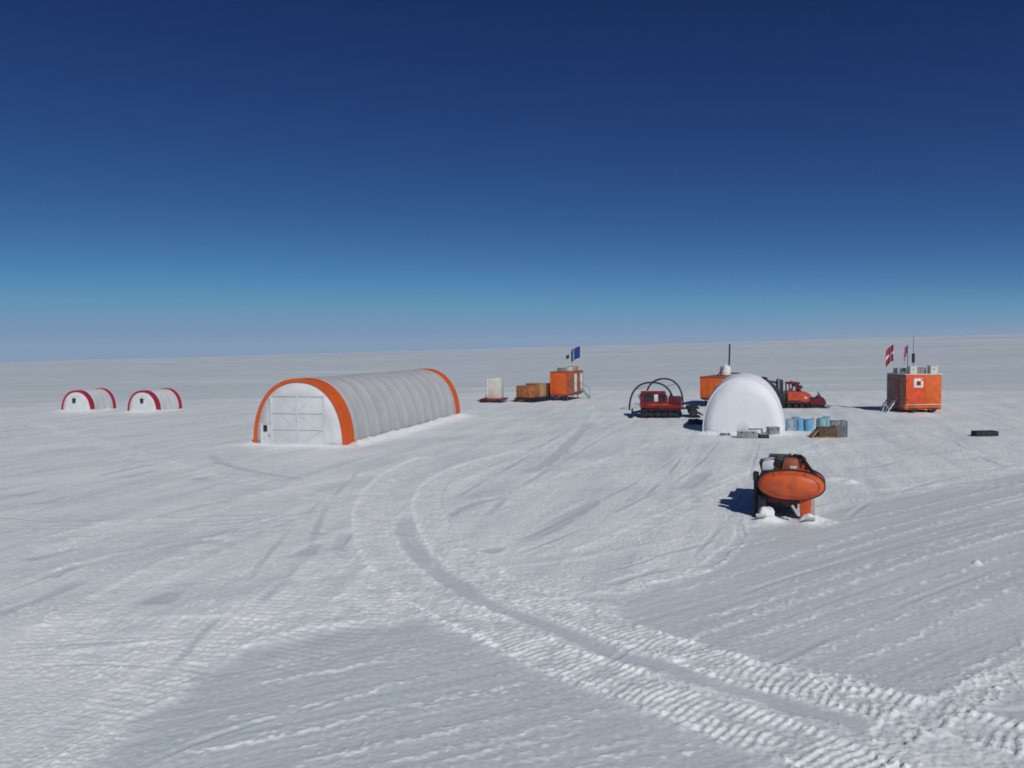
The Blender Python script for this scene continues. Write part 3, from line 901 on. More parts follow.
    MB().tube([(0, 0, 0), (0, 0, 39 * s)], [.045, .02], 8).build('pole', 'steel', b)
    MB().tube([(0, 0, 11 * s), (0, 0, 20 * s)], .13, 10).build('sleeve', 'dark', b)
    m = MB(); m.box((0, 0, 32 * s), (.5, .04, .04), .005); m.box((0, 0, 29.5 * s), (.3, .04, .04), .005); m.build('cross_arm', 'steel', b)


def middle_hut():
    s = scale_at(567, 401)
    cx, cy = g(567.5, 401)
    rz = R(-25)
    W, L, H0 = 18.5 * s, 5.2, 22.3 * s
    zb = 6.3 * s
    ct, st = math.cos(rz), math.sin(rz)
    # front right lower corner stands at pixel 567.5
    fx, fy = W / 2, -L / 2
    ox = cx - (fx * ct - fy * st); oy = cy - (fx * st + fy * ct)
    t = thing('sled_hut', 'orange cabin on sled with two pale doors and blue flags on its roof', 'hut', (ox, oy), rz)
    MB().box((0, 0, zb + H0 / 2), (W, L, H0), .03).build('body', 'orange', t)
    m = MB(); m.box((W / 2 + .02, 0, zb + H0 / 2), (.04, L * .98, H0 * .96), .008); panel_lines(m, W + .06, L, H0 * .92, zb + .05, 'right', 7, .03)
    m.build('side_cladding', 'orange_dull', t)  # right wall darker and browner than the orange front
    for f_ in (-.02, .35):
        d = MB().box((W / 2 + .075, f_ * L, zb + H0 * .5), (.05, .75, H0 * .82), .01).build('door', 'pale', t, label='pale door on the long orange wall')
        MB().box((W / 2 + .12, f_ * L - .3, zb + H0 * .48), (.05, .05, .16), .01).build('handle', 'dark', d)
    m = MB()
    for q in (-.5, .5): m.box((q * W * .97, -L / 2 - .02, zb + H0 / 2), (.1, .06, H0 * .98), .01)
    m.box((0, -L / 2 - .02, zb + .08), (W * .92, .06, .1), .01)
    m.build('corner_frame', 'orange_red', t)
    MB().box((0, 0, zb + H0 + .04), (W + .1, L + .1, .09), .02).build('roof', 'orange_dull', t)
    sled_parts(t, W * .9, L * 1.02, zb - .1, 'orange_dull', 'dark', True, .4)
    k = MB()
    for q in (-.3, .3): k.tube([(W / 2 + 1.3, L * .3 + q, 0), (W / 2 + .1, L * .3 + q, zb + .5)], .04, 6)
    for f_ in (.2, .45, .7):
        p = Vector((W / 2 + 1.3, L * .3, 0)).lerp(Vector((W / 2 + .1, L * .3, zb + .5)), f_); k.box(p, (.22, .62, .05), .01)
    k.tube([(W / 2 + 1.3, L * .3 - .3, .2), (W / 2 + 1.3, L * .3 - .3, 1.3), (W / 2 + .1, L * .3 - .3, zb + 1.2)], .03, 6)
    k.build('steps', 'steel', t)
    T = Matrix.Translation((ox, oy, t.location.z)) @ Matrix.Rotation(rz, 4, 'Z')
    zr = zb + H0 + .085

    def at(x, y): return T @ Vector((x, y, zr))
    for x, y, d, mt, lab in ((.1, -1.3, (.9, .6, .35), 'grey', 'grey case near the front edge of the pale doored cabin roof'),
                             (.5, .1, (.7, .9, .45), 'pale', 'pale case in the middle of the pale doored cabin roof'),
                             (.4, 1.7, (.8, 1.2, .5), 'wood', 'wooden case at the far end of the pale doored cabin roof')):
        b = thing('roof_case', lab, 'case', at(x - .25, y), rz)
        MB().box((0, 0, d[2] / 2), d, .03).build('shell', mt, b)
        MB().box((0, 0, d[2] + .015), (d[0] + .04, d[1] + .04, .05), .01).build('lid', mt, b)
    for px, x, y, ph, hg, wd, mn, lab in ((569.8, .8, -1.05, 1.95, .42, .45, 'flag_plum', 'small dark plum flag, lowest on the pale doored cabin'),
                                          (572.5, .82, .25, 2.65, 1.2, .35, 'flag_teal', 'narrow teal flag between the plum and blue flags'),
                                          (584, .85, 2.5, 2.9, 1.35, 1.15, 'flag_blue', 'larger blue flag at far end of pale doored cabin')):
        p = at(x, y)
        # slide along the roof so the pole stands where the photo has it
        f = flag('flag', lab, p.x, p.y, p.z, ph, [(0, 1, 0, 1, mn)], wd, hg, PI - .1, .03, .5, 'flags on the pale doored cabin')


def hidden_hut():
    s = scale_at(712, 406)
    cx, cy = g(707, 406)
    W, L, H0, zb = 2.4, 5.0, 20.6 * s, 8.5 * s
    rz = R(-30)
    t = thing('sled_hut', 'orange cabin standing on sled half hidden behind the white dome tent', 'hut', (cx + 1.66, cy + 1.93), rz)
    MB().box((0, 0, zb + H0 / 2), (W, L, H0), .03).build('body', 'orange', t)
    m = MB(); panel_lines(m, W, L, H0 * .92, zb + .05, 'front', 4, .03); m.build('wall_rib', 'orange', t)
    m = MB(); m.box((W / 2 + .02, 0, zb + H0 / 2), (.04, L * .98, H0 * .96), .008); panel_lines(m, W + .06, L, H0 * .92, zb + .05, 'right', 6, .03); m.build('side_cladding', 'orange_dull', t)  # front keeps the plain orange, the right wall is duller
    MB().box((0, 0, zb + H0 + .04), (W + .1, L + .1, .09), .02).build('roof', 'orange_dull', t)
    sled_parts(t, W * .95, L * 1.02, zb - .1, 'dark', 'dark', True, .4)
    T = Matrix.Translation((cx + 1.66, cy + 1.93, t.location.z)) @ Matrix.Rotation(rz, 4, 'Z')
    zr = zb + H0 + .085
    p = T @ Vector((.36, 1.3, zr + .0))
    b = thing('water_tank', 'rounded white tank on the cabin roof beside the dark pole', 'tank', p, rz)
    MB().lathe([(.02, .0), (.46, .0), (.55, .1), (.56, .7), (.5, .95), (.3, 1.08), (.03, 1.1)], n=24).build('shell', 'white', b)
    MB().lathe([(.12, 1.08), (.12, 1.18), (.02, 1.2)], n=14).build('cap', 'pale', b)
    MB().lathe([(.572, .3), (.572, .36)], n=24).build('hoop', 'pale', b)
    p = T @ Vector((.5, 2.2, zr))
    b = thing('exhaust_pole', 'dark upright pole rising above the white roof tank', 'pole', p, rz)
    MB().tube([(0, 0, 0), (.02, 0, 1.2), (.08, 0, 29 * s + .35)], [.07, .085, .085], 10).build('pipe', 'dark', b)
    MB().lathe([(.2, 0), (.2, .05), (.1, .08)], n=14).build('flange', 'dark', b)
    p = T @ Vector((.2, .1, zr))
    b = thing('roof_brace', 'dark red slanting brace leaning against the white roof tank', 'brace', p, rz)
    MB().tube([(-.35, 0, .03), (.2, 0, .62), (.32, 0, 1.0)], .06, 8).build('rod', 'red', b)
    MB().box((-.35, 0, .03), (.2, .25, .05), .01).build('foot', 'dark', b)
    p = T @ Vector((1.3, 2.2, zr))
    b = thing('roof_beam', 'dark beam lying across the cabin roof just above the dome', 'beam', (p.x, p.y, p.z), rz)
    MB().box((-.35, 0, .2), (1.5, .14, .14), .02).build('beam', 'dark', b)
    MB().box((-.8, 0, .07), (.16, .5, .13), .02).build('foot', 'dark', b)


def white_load():
    s = scale_at(495, 403)
    cx, cy = g(494, 402.5)
    rz = R(-14)
    z = 5.5 * s
    t = thing('cargo_sled', 'low dark red sled under a single white box', 'sled', (cx, cy + .8), rz)
    sled_parts(t, 2.6, 3.1, z - .25, 'red', 'dark', True, .35)
    T = Matrix.Translation((cx, cy + .8, t.location.z)) @ Matrix.Rotation(rz, 4, 'Z')
    MB().box((-.75, -.7, z + .05), (.1, .1, .5), .02).build('post', 'red', t)
    p = T @ Vector((.12, .25, z - .155))
    b = thing('tank_box', 'tall white box standing on a dark red sled', 'box', p, rz)
    H0 = 20.5 * s
    MB().box((0, 0, H0 / 2), (1.55, 1.45, H0), .06).build('shell', 'cream', b)
    m = MB()
    for q in (-.79, .79): m.box((q * .97, -.735, H0 / 2), (.06, .03, H0 * .94), .008)
    m.box((0, -.735, H0 * .94), (1.5, .03, .06), .008); m.build('edge_strip', 'white', b)
    MB().lathe([(.16, 0), (.16, .08), (.05, .1)], (.2, 0, H0 - .005), 14).build('filler_cap', 'pale', b)


def crate_load():
    s = scale_at(533, 402)
    cx, cy = g(533.5, 401.8)
    rz = R(-34)
    z = 4.6 * s
    t = thing('cargo_sled', 'dark sled loaded with orange brown crates beside orange cabin', 'sled', (cx, cy + 1.0), rz)
    sled_parts(t, 2.5, 4.2, z - .1, 'dark', 'dark', True, .36)
    T = Matrix.Translation((cx, cy + 1.0, t.location.z)) @ Matrix.Rotation(rz, 4, 'Z')
    k = MB(); k.box((-.6, -1.75, z - .2), (1.1, .5, .35), .03).build('front_box', 'orange_dull', t)
    for x, y, d, mt, lab in ((-.25, -1.0, (1.75, 1.6, 1.35), 'orange_wood', 'orange brown crate at the front of the loaded sled'),
                             (.0, .55, (1.9, 1.3, 1.55), 'wood', 'tan wooden crate in the middle of the loaded sled'),
                             (.1, 1.75, (1.8, .95, 1.5), 'wood_dark', 'dark wooden crate at the back of the loaded sled')):
        p = T @ Vector((x, y, z - .005))
        b = thing('crate', lab, 'crate', p, rz, 'crates on the loaded sled')
        MB().box((0, 0, d[2] / 2), d, .02).build('panels', mt, b)
        m = MB()
        for q in (-.46, .46):
            m.box((q * d[0], -d[1] / 2 - .015, d[2] / 2), (.1, .04, d[2] * .98), .006)
            m.box((d[0] / 2 + .015, q * d[1], d[2] / 2), (.04, .1, d[2] * .98), .006)
        for zz in (.08, .94): m.box((0, -d[1] / 2 - .018, zz * d[2]), (d[0] * .84, .04, .09), .006); m.box((d[0] / 2 + .018, 0, zz * d[2]), (.04, d[1] * .84, .09), .006)
        m.build('batten', mt, b)


# ------------------------------------------------------------------ vehicles
def track_loop(L, h, n=10, r=None):
    r = r or h / 2
    pts = []
    for k in range(n + 1):
        a = -PI / 2 + PI * k / n; pts.append((L / 2 - r + r * math.cos(a), r + r * math.sin(a)))
    for k in range(n + 1):
        a = PI / 2 + PI * k / n; pts.append((-L / 2 + r + r * math.cos(a), r + r * math.sin(a)))
    return pts


def add_tracks(t, L, h, wd, gauge, wheels=5, rim='steel'):
    for q in (-1, 1):
        o_ = track_loop(L, h); i_ = track_loop(L - .14, h - .14)
        m = MB()
        y0, y1 = q * gauge - wd / 2, q * gauge + wd / 2
        rows = []
        for (ox, oz), (ix, iz) in zip(o_ + o_[:1], i_ + i_[:1]):
            rows.append([(ox, y0, oz), (ox, y1, oz), (ix, y1, iz + .07), (ix, y0, iz + .07), (ox, y0, oz)])
        m.grid(rows)
        n = int(L / .16)
        for k in range(n):
            x = -L / 2 + h / 2 + (L - h) * k / (n - 1)
            m.box((x, q * gauge, -.005), (.05, wd, .06), .01); m.box((x, q * gauge, h + .005), (.05, wd, .06), .01)
        tr = m.build('track', 'black', t)
        for k in range(wheels):
            x = -L / 2 + h / 2 + (L - h) * k / (wheels - 1)
            w = MB().lathe([(.05, -.12), (h * .36, -.12), (h * .38, -.08), (h * .38, .08), (h * .36, .12), (.05, .12)], (x, q * gauge, h / 2), 16, 'Y').build('wheel', 'dark', tr)


def red_cat():
    s = scale_at(662, 416)
    cx, cy = g(663.3, 417.8)
    rz = R(-8)
    t = thing('snowcat', 'dark red tracked snowcat parked under bare black hoops', 'vehicle', (cx, cy + 1.2), rz)
    L = 40 * s
    th_ = 8.5 * s
    add_tracks(t, L, th_, .75, .95, 6)
    zb = th_ * .75
    m = MB(); m.box((0, 0, zb + .14), (L * .98, 1.1, .5), .05); m.build('chassis', 'dark', t)
    x0 = -20 * s
    # body: cab at the left, sloping down to a low deck at the right
    z1 = 24.5 * s
    out = [(x0, zb + .25), (x0 - .02, zb + .55), (x0 + .05, z1 - .04), (x0 + 24 * s, z1), (x0 + 25.5 * s, z1 - .25), (x0 + 27 * s, zb + .62), (x0 + 38 * s, zb + .50), (x0 + 41 * s, zb + .42), (x0 + 41 * s, zb + .18)]
    MB().prism(out, -.95, .95, bev=.05).build('body', 'red', t)
    MB().box((x0 + 12.6 * s, 0, z1 + .03), (24 * s, 1.95, .1), .04).build('cab_roof', 'red', t)
    zw = z1 - .42
    for (xa, xb) in ((2.6, 13.0), (17.5, 23.6)):
        w = MB().box((x0 + (xa + xb) / 2 * s, -.955, zw), ((xb - xa) * s, .04, .6), .03).build('side_window', 'glass', t)
    MB().box((x0 + 15 * s, -.955, zw), (4.0 * s, .04, .6), .03).build('side_window', 'pale', t, label='side window with a pale painted glint')  # the glint is put in as pale paint on the pane
    MB().box((x0 - .0, 0, zw), (.05, 1.6, .6), .03).build('windscreen', 'glass', t)
    MB().box((x0 + 26.0 * s, 0, zw), (.06, 1.5, .5), .03, ry=R(-14)).build('rear_window', 'glass', t)
    MB().box((x0 + 34 * s, 0, zb + .75), (12 * s, 1.6, .95), .06).build('engine_cover', 'dark_red', t)
    MB().box((x0 + 34 * s, -.76, zb + .85), (7 * s, .04, .32), .02).build('grille', 'black', t)
    MB().box((x0 + 17 * s, -.97, zb + .58), (20 * s, .04, .14), .01).build('side_stripe', 'orange_cat', t)
    MB().box((x0 + 13 * s, -.97, z1 - .55), (.06, .03, .9), .01).build('door_seam', 'dark_red', t)
    MB().tube([(x0 + 30 * s, .5, zb + .6), (x0 + 30 * s, .5, z1 + .1)], .06, 8).build('exhaust', 'dark', t)
    MB().lathe([(.1, 0), (.1, .1), (.03, .16)], (x0 + 6 * s, 0, z1 + .08), 12).build('beacon', 'amber', t)
    for q in (-1, 1):
        MB().box((x0 - .04, q * .7, zb + .5), (.06, .2, .16), .03).build('headlight_or_glint', 'pale', t)
        MB().tube([(x0 + .1, q * .95, z1 - .2), (x0 - .1, q * 1.2, z1 - .25), (x0 - .1, q * 1.2, z1 - .55)], .025, 6).build('mirror', 'black', t)
    m = MB(); rows = []
    for k in range(7):
        a = R(-50 + 100 * k / 6)
        rows.append([(x0 - .75 + .25 * (1 - math.cos(a)) * 1.2, y, .38 + .36 * math.sin(a)) for y in (-1.7, -.8, 0, .8, 1.7)])
    m.grid(rows).build('blade', 'dark', t, solid=.06)
    for q in (-.5, .5):
        MB().tube([(x0 + .3, q, zb), (x0 - .7, q, .35)], .07, 8).build('blade_arm', 'dark', t)
    m = MB(); m.lathe([(.05, -1.3), (.34, -1.3), (.36, -1.2), (.36, 1.2), (.34, 1.3), (.05, 1.3)], (x0 + 51 * s, 0, .5), 16, 'Y')
    m.build('tiller', 'black', t)
    m = MB(); m.box((x0 + 51 * s, 0, .86), (.95, 2.7, .12), .04); m.box((x0 + 57 * s, 0, .35), (.6, 2.6, .08), .03, ry=R(25)); m.build('tiller_cover', 'black', t)
    MB().tube([(x0 + 40 * s, 0, zb + .2), (x0 + 50 * s, 0, .8)], .1, 8).build('tiller_arm', 'dark', t)


def hoops():
    s = scale_at(651, 409)
    a = Vector(g(629.5, 410)); b = Vector(g(674.5, 410.5)); c = Vector(g(683, 406)); d = Vector(g(645, 405.5))
    t = thing('tent_frame', 'bare black tent hoops standing over the dark red snowcat', 'frame', ((a.x + b.x) / 2, (a.y + b.y) / 2), 0)
    base = Vector((t.location.x, t.location.y))
    for p, q, h in ((a, b, 27.3 * s), (d, c, 28.5 * s)):
        mid = (p + q) / 2 - base; W = (q - p).length; ax_ = (q - p).normalized()
        pts = [(mid.x + x * ax_.x, mid.y + x * ax_.y, z) for x, z in arch_pts(W, h, 40, .85)]
        m = MB(); m.tube(pts, .09, 8)
        m.build('hoop', 'dark', t)
    m = MB()
    for f_ in (.25, .5, .72):
        k = int(40 * f_)
        P_, Q_ = [], []
        mid = (a + b) / 2 - base; ax_ = (b - a).normalized(); x, z = arch_pts((b - a).length, 27.3 * s, 40, .85)[k]
        p0 = (mid.x + x * ax_.x, mid.y + x * ax_.y, z)
        mid = (d + c) / 2 - base; ax_ = (c - d).normalized(); x, z = arch_pts((c - d).length, 28.5 * s, 40, .85)[k]
        m.tube([p0, (mid.x + x * ax_.x, mid.y + x * ax_.y, z)], .02, 6)
    m.build('tie_rod', 'dark', t)
    x, y = g(694, 424)
    b = thing('shade_bundle', 'dark navy heap, part tarp and part painted shadow, at the left foot of the dome tent', 'bundle', (x, y), R(10))  # dark heap shaped for the dome's shadow together with a tarp
    m = MB(); m.box((0, 0, .22), (1.0, .7, .42), .16, taper=(.8, .8)); m.box((.45, .1, .18), (.6, .6, .36), .15, taper=(.8, .8)); m.build('cloth', 'navy', b)
    m = MB()
    for q in (-.25, .3): m.box((q, 0, .225), (.06, .74, .45), .02)
    m.build('strap', 'black', b)


def orange_cat():
    s = scale_at(798, 408)
    cx, cy = g(797, 408)
    rz = R(-6)
    t = thing('snow_tractor', 'orange tracked snow tractor with dark open cab right of the dome', 'vehicle', (cx, cy + 1.0), rz)
    L = 32 * s
    th_ = 6.2 * s
    add_tracks(t, L, th_, .7, .85, 5)
    zb = th_ * .5
    MB().box((0, 0, zb + .12), (L * .95, 1.0, .45), .05).build('chassis', 'dark', t)
    X = lambda px: (px - 797) * s
    Z = lambda py: (408 - py) * s
    out = [(X(789), zb + .2), (X(789), Z(391)), (X(807), Z(391.5)), (X(812), Z(394.5)), (X(813.5), Z(400)), (X(812.5), zb + .1)]
    MB().prism(out, -1.0, .9, bev=.06).build('hood', 'orange_cat', t)
    MB().box((X(806.5), -1.02, Z(397.5)), (2.6 * s, .05, 1.9 * s), .03).build('headlight_or_glint', 'pale', t)  # pale box paints a highlight on the hood flank, no lamp
    MB().box((X(796), -1.01, Z(400.5)), (12 * s, .04, .1), .01).build('grille', 'black', t)
    m = MB()
    for px in (791.3, 797.6):
        for y in (-.7, .7): m.box((X(px), y, (Z(391) + Z(383)) / 2), (.12, .12, Z(383) - Z(391) + .2), .02)
    m.box((X(801), 0, Z(388)), (.14, 1.4, .8), .03, ry=R(-25))
    m.build('cab_frame', 'red', t)
    MB().box((X(796), 0, Z(383)), (11 * s, 1.65, .2), .05).build('cab_roof', 'dark_red', t)
    MB().box((X(801), 0, Z(386.5)), (6.5 * s, 1.4, 3.2 * s), .05, ry=R(20)).build('windscreen', 'glass', t)
    MB().box((X(794.5), .1, Z(390)), (3 * s, .6, 2.5 * s), .06).build('seat', 'pale', t)
    MB().box((X(795.5), .2, Z(381.3)), (.2, .2, .2), .04).build('beacon', 'amber', t)
    MB().box((X(784.5), 0, Z(399)), (8 * s, 1.5, 10 * s), .06).build('engine_box', 'dark', t)
    MB().box((X(783.5), .1, Z(386.5)), (5.5 * s, .9, 14 * s), .05).build('rear_tower', 'dark', t)
    MB().tube([(X(782), -.3, Z(395)), (X(781.5), -.3, Z(378))], .1, 8).build('exhaust', 'grey', t)
    m = MB()
    for y in (-.45, .45):
        m.tube([(X(785), y, Z(398)), (X(779.5), y, Z(389.5)), (X(774), y, Z(384)), (X(768.5), y, Z(379.5))], .2, 8)
    m.build('loader_arm', 'navy', t)
    m = MB(); m.tube([(X(783), 0, Z(384)), (X(777), 0, Z(381.5)), (X(769), 0, Z(381))], .1, 8)
    m.build('hydraulic_ram', 'navy', t)
    m = MB(); rows = []
    for k in range(7):
        a = R(-70 + 140 * k / 6)
        rows.append([(X(766.8) + .3 * (1 - math.cos(a)), y, Z(380.5) + .36 * math.sin(a)) for y in (-1.1, -.5, 0, .5, 1.1)])
    m.grid(rows).build('bucket', 'dark', t, solid=.06)
    # dark red snowmobile to the right
    cx, cy = g(819.5, 408.2)
    t = thing('snowmobile', 'small dark red snowmobile beside the orange snow tractor', 'snowmobile', (cx, cy + .5), R(-10))
    m = MB(); m.prism([(x - .05, z) for x, z in track_loop(1.25, .3)], -.22, .22); m.build('track', 'black', t)
    out = [(-.68, .25), (-.7, .62), (-.45, .8), (-.2, .74), (-.05, 1.02), (.22, .98), (.5, .78), (.68, .45), (.6, .22)]
    MB().prism(out, -.36, .36, bev=.06).build('cowl', 'dark_red', t)
    MB().box((-.38, 0, .80), (.62, .4, .18), .07).build('seat', 'black', t)
    MB().box((.1, 0, 1.14), (.05, .55, .36), .02, ry=R(-28)).build('windshield', 'glass', t)
    MB().tube([(-.02, -.38, 1.05), (.05, 0, 1.1), (-.02, .38, 1.05)], .025, 6).build('handlebar', 'black', t)
    for q in (-1, 1):
        m = MB(); m.prism([(.15, .02), (.8, .02), (.98, .2), (.94, .24), (.76, .08), (.15, .08)], q * .42 - .08, q * .42 + .08); sk = m.build('ski', 'dark', t)
        MB().tube([(.5, q * .42, .06), (.4, q * .3, .42)], .03, 6).build('ski_strut', 'dark', sk)
    MB().box((.64, 0, .56), (.06, .3, .14), .02).build('headlight_or_glint', 'pale', t)
    t.scale = (1.12, 1.12, 1.2)


# ------------------------------------------------------------------ small goods
def drums():
    def proto(m):
        k = MB().lathe([(.02, 0), (.275, 0), (.29, .02), (.285, .04), (.28, .28), (.295, .30), (.28, .32), (.28, .57), (.295, .59), (.28, .61), (.285, .85), (.29, .87), (.275, .88), (.26, .865), (.02, .865)], n=24)
        return k
    S = 1.0
    spec = [(789.5, 430, 'blue_grey', 'faded blue grey drum nearest to the white dome wall'), (795.5, 428, 'blue_grey', 'faded blue grey drum standing second from the dome wall'),
            (800.5, 430, 'blue', 'bright light blue drum next to the faded drums'), (808.8, 430.4, 'blue', 'bright light blue drum right of its twin, middle of the drum row'),
            (815.5, 428.5, 'white', 'whitish drum between light blue and teal drums'), (821.5, 429, 'teal', 'teal drum in front of the rightmost drum'),
            (826.5, 427.8, 'teal', 'teal drum at the right end of the drum row')]
    for px, py, mt, lab in spec:
        x, y = g(px, py)
        t = thing('drum', lab, 'drum', (x, y), random.uniform(0, 6), 'fuel drums beside the dome tent')
        proto(mt).build('barrel', mt, t)
        MB().lathe([(.05, .86), (.05, .89), (.01, .895)], (.16, 0, 0), 10).build('bung', 'steel', t)


def goods():
    def case(name, lab, cat, px, py, d, m, rz, lid=None, extra=None):
        x, y = g(px, py)
        t = thing(name, lab, cat, (x, y), R(rz))
        MB().box((0, 0, d[2] / 2), d, .03).build('shell', m, t)
        MB().box((0, 0, d[2] + .012), (d[0] + .03, d[1] + .03, .05), .012).build('lid', lid or m, t)
        k = MB()
        for q in (-.3, .3): k.box((q * d[0], -d[1] / 2 - .012, d[2] * .82), (.07, .03, .12), .008)
        k.build('latch', 'dark', t)
        return t
    case('equipment_case', 'grey case with dark ends left of centre before the dome', 'case', 747, 437.5, (1.25, .6, .5), 'grey', -12, 'pale')
    case('equipment_case', 'upright grey case with pale lid at the right before the dome', 'case', 773, 434.5, (.75, .5, .55), 'grey', 12, 'steel')
    case('equipment_case', 'low dark case between the grey cases before the dome', 'case', 763.5, 437.5, (.62, .45, .28), 'dark', 4, 'grey')
    case('equipment_case', 'small flat grey case nearest the left front of the dome', 'case', 725.5, 435.5, (.6, .4, .14), 'grey', 0)
    # folding stand over the first case
    x, y = g(755.5, 435)
    t = thing('work_trestle', 'low grey trestle table between cases in front of the dome', 'table', (x, y), R(-8))
    MB().box((0, 0, .46), (1.0, .55, .05), .01).build('top', 'steel', t)
    for q in (-1, 1):
        for w in (-1, 1):
            MB().tube([(q * .45, w * .22, 0), (q * .4, w * .2, .44)], .025, 6).build('leg', 'dark', t)
    x, y = g(825, 437.5)
    t = thing('pallet_crate', 'low dark crate on pallet with tan slanted ramp before the drums', 'crate', (x, y + .3), R(-6))
    MB().box((.2, 0, .42), (1.15, .9, .58), .02).build('box', 'wood_dark', t)
    m = MB()
    for q in (-.4, 0, .4): m.box((.1, q, .06), (1.6, .1, .1), .01)
    for q in (-.6, -.3, 0, .3, .6): m.box((q + .1, 0, .125), (.14, .95, .025), .005)
    m.build('pallet', 'wood', t)
    MB().box((-.6, -.05, .34), (.06, .85, .62), .01, ry=R(42)).build('ramp_board', 'wood', t)
    x, y = g(840.5, 437.2)
    t = thing('mesh_crate', 'upright pale grey wire crate right of the dark pallet crate', 'crate', (x, y + .3), R(8))
    W, D_, H_ = .78, .7, 1.1
    m = MB()
    for a_ in (-1, 1):
        for b_ in (-1, 1): m.box((a_ * W / 2, b_ * D_ / 2, H_ / 2), (.06, .06, H_), .01)
    for zz in (.05, H_):
        for a_ in (-1, 1): m.box((0, a_ * D_ / 2, zz), (W, .05, .05), .01); m.box((a_ * W / 2, 0, zz), (.05, D_, .05), .01)
    m.build('frame', 'steel', t)
    m = MB()
    for k in range(7):
        f_ = (k + .5) / 7 - .5
        for a_ in (-1, 1): m.box((f_ * W, a_ * D_ / 2, H_ / 2), (.02, .02, H_), 0); m.box((a_ * W / 2, f_ * D_, H_ / 2), (.02, .02, H_), 0)
    for k in range(8):
        zz = H_ * (k + .5) / 8
        for a_ in (-1, 1): m.box((0, a_ * D_ / 2 + a_ * .012, zz), (W, .02, .02), 0); m.box((a_ * W / 2 + a_ * .012, 0, zz), (.02, D_, .02), 0)
    m.build('mesh', 'steel', t)
    MB().box((0, 0, .42), (W * .84, D_ * .84, .76), .06).build('contents', 'grey', t)
    x, y = g(986.5, 436.5)
    t = thing('black_case', 'long low black case lying alone on the snow right of the emblem cabin', 'case', (x, y + .2), R(2))
    s = scale_at(986, 436)
    MB().box((0, 0, .16), (23 * s, .62, .3), .05).build('shell', 'black', t)
    MB().box((0, 0, .33), (22.4 * s, .6, .07), .03).build('lid', 'black', t)
    for q in (-.3, .3): MB().box((q * 23 * s, -.33, .26), (.12, .04, .1), .01).build('latch', 'dark', t)
    for q in (-1, 1): MB().tube([(q * 11.6 * s, -.12, .2), (q * (11.6 * s + .07), -.1, .22), (q * (11.6 * s + .07), .1, .22), (q * 11.6 * s, .12, .2)], .02, 6).build('handle', 'dark', t)


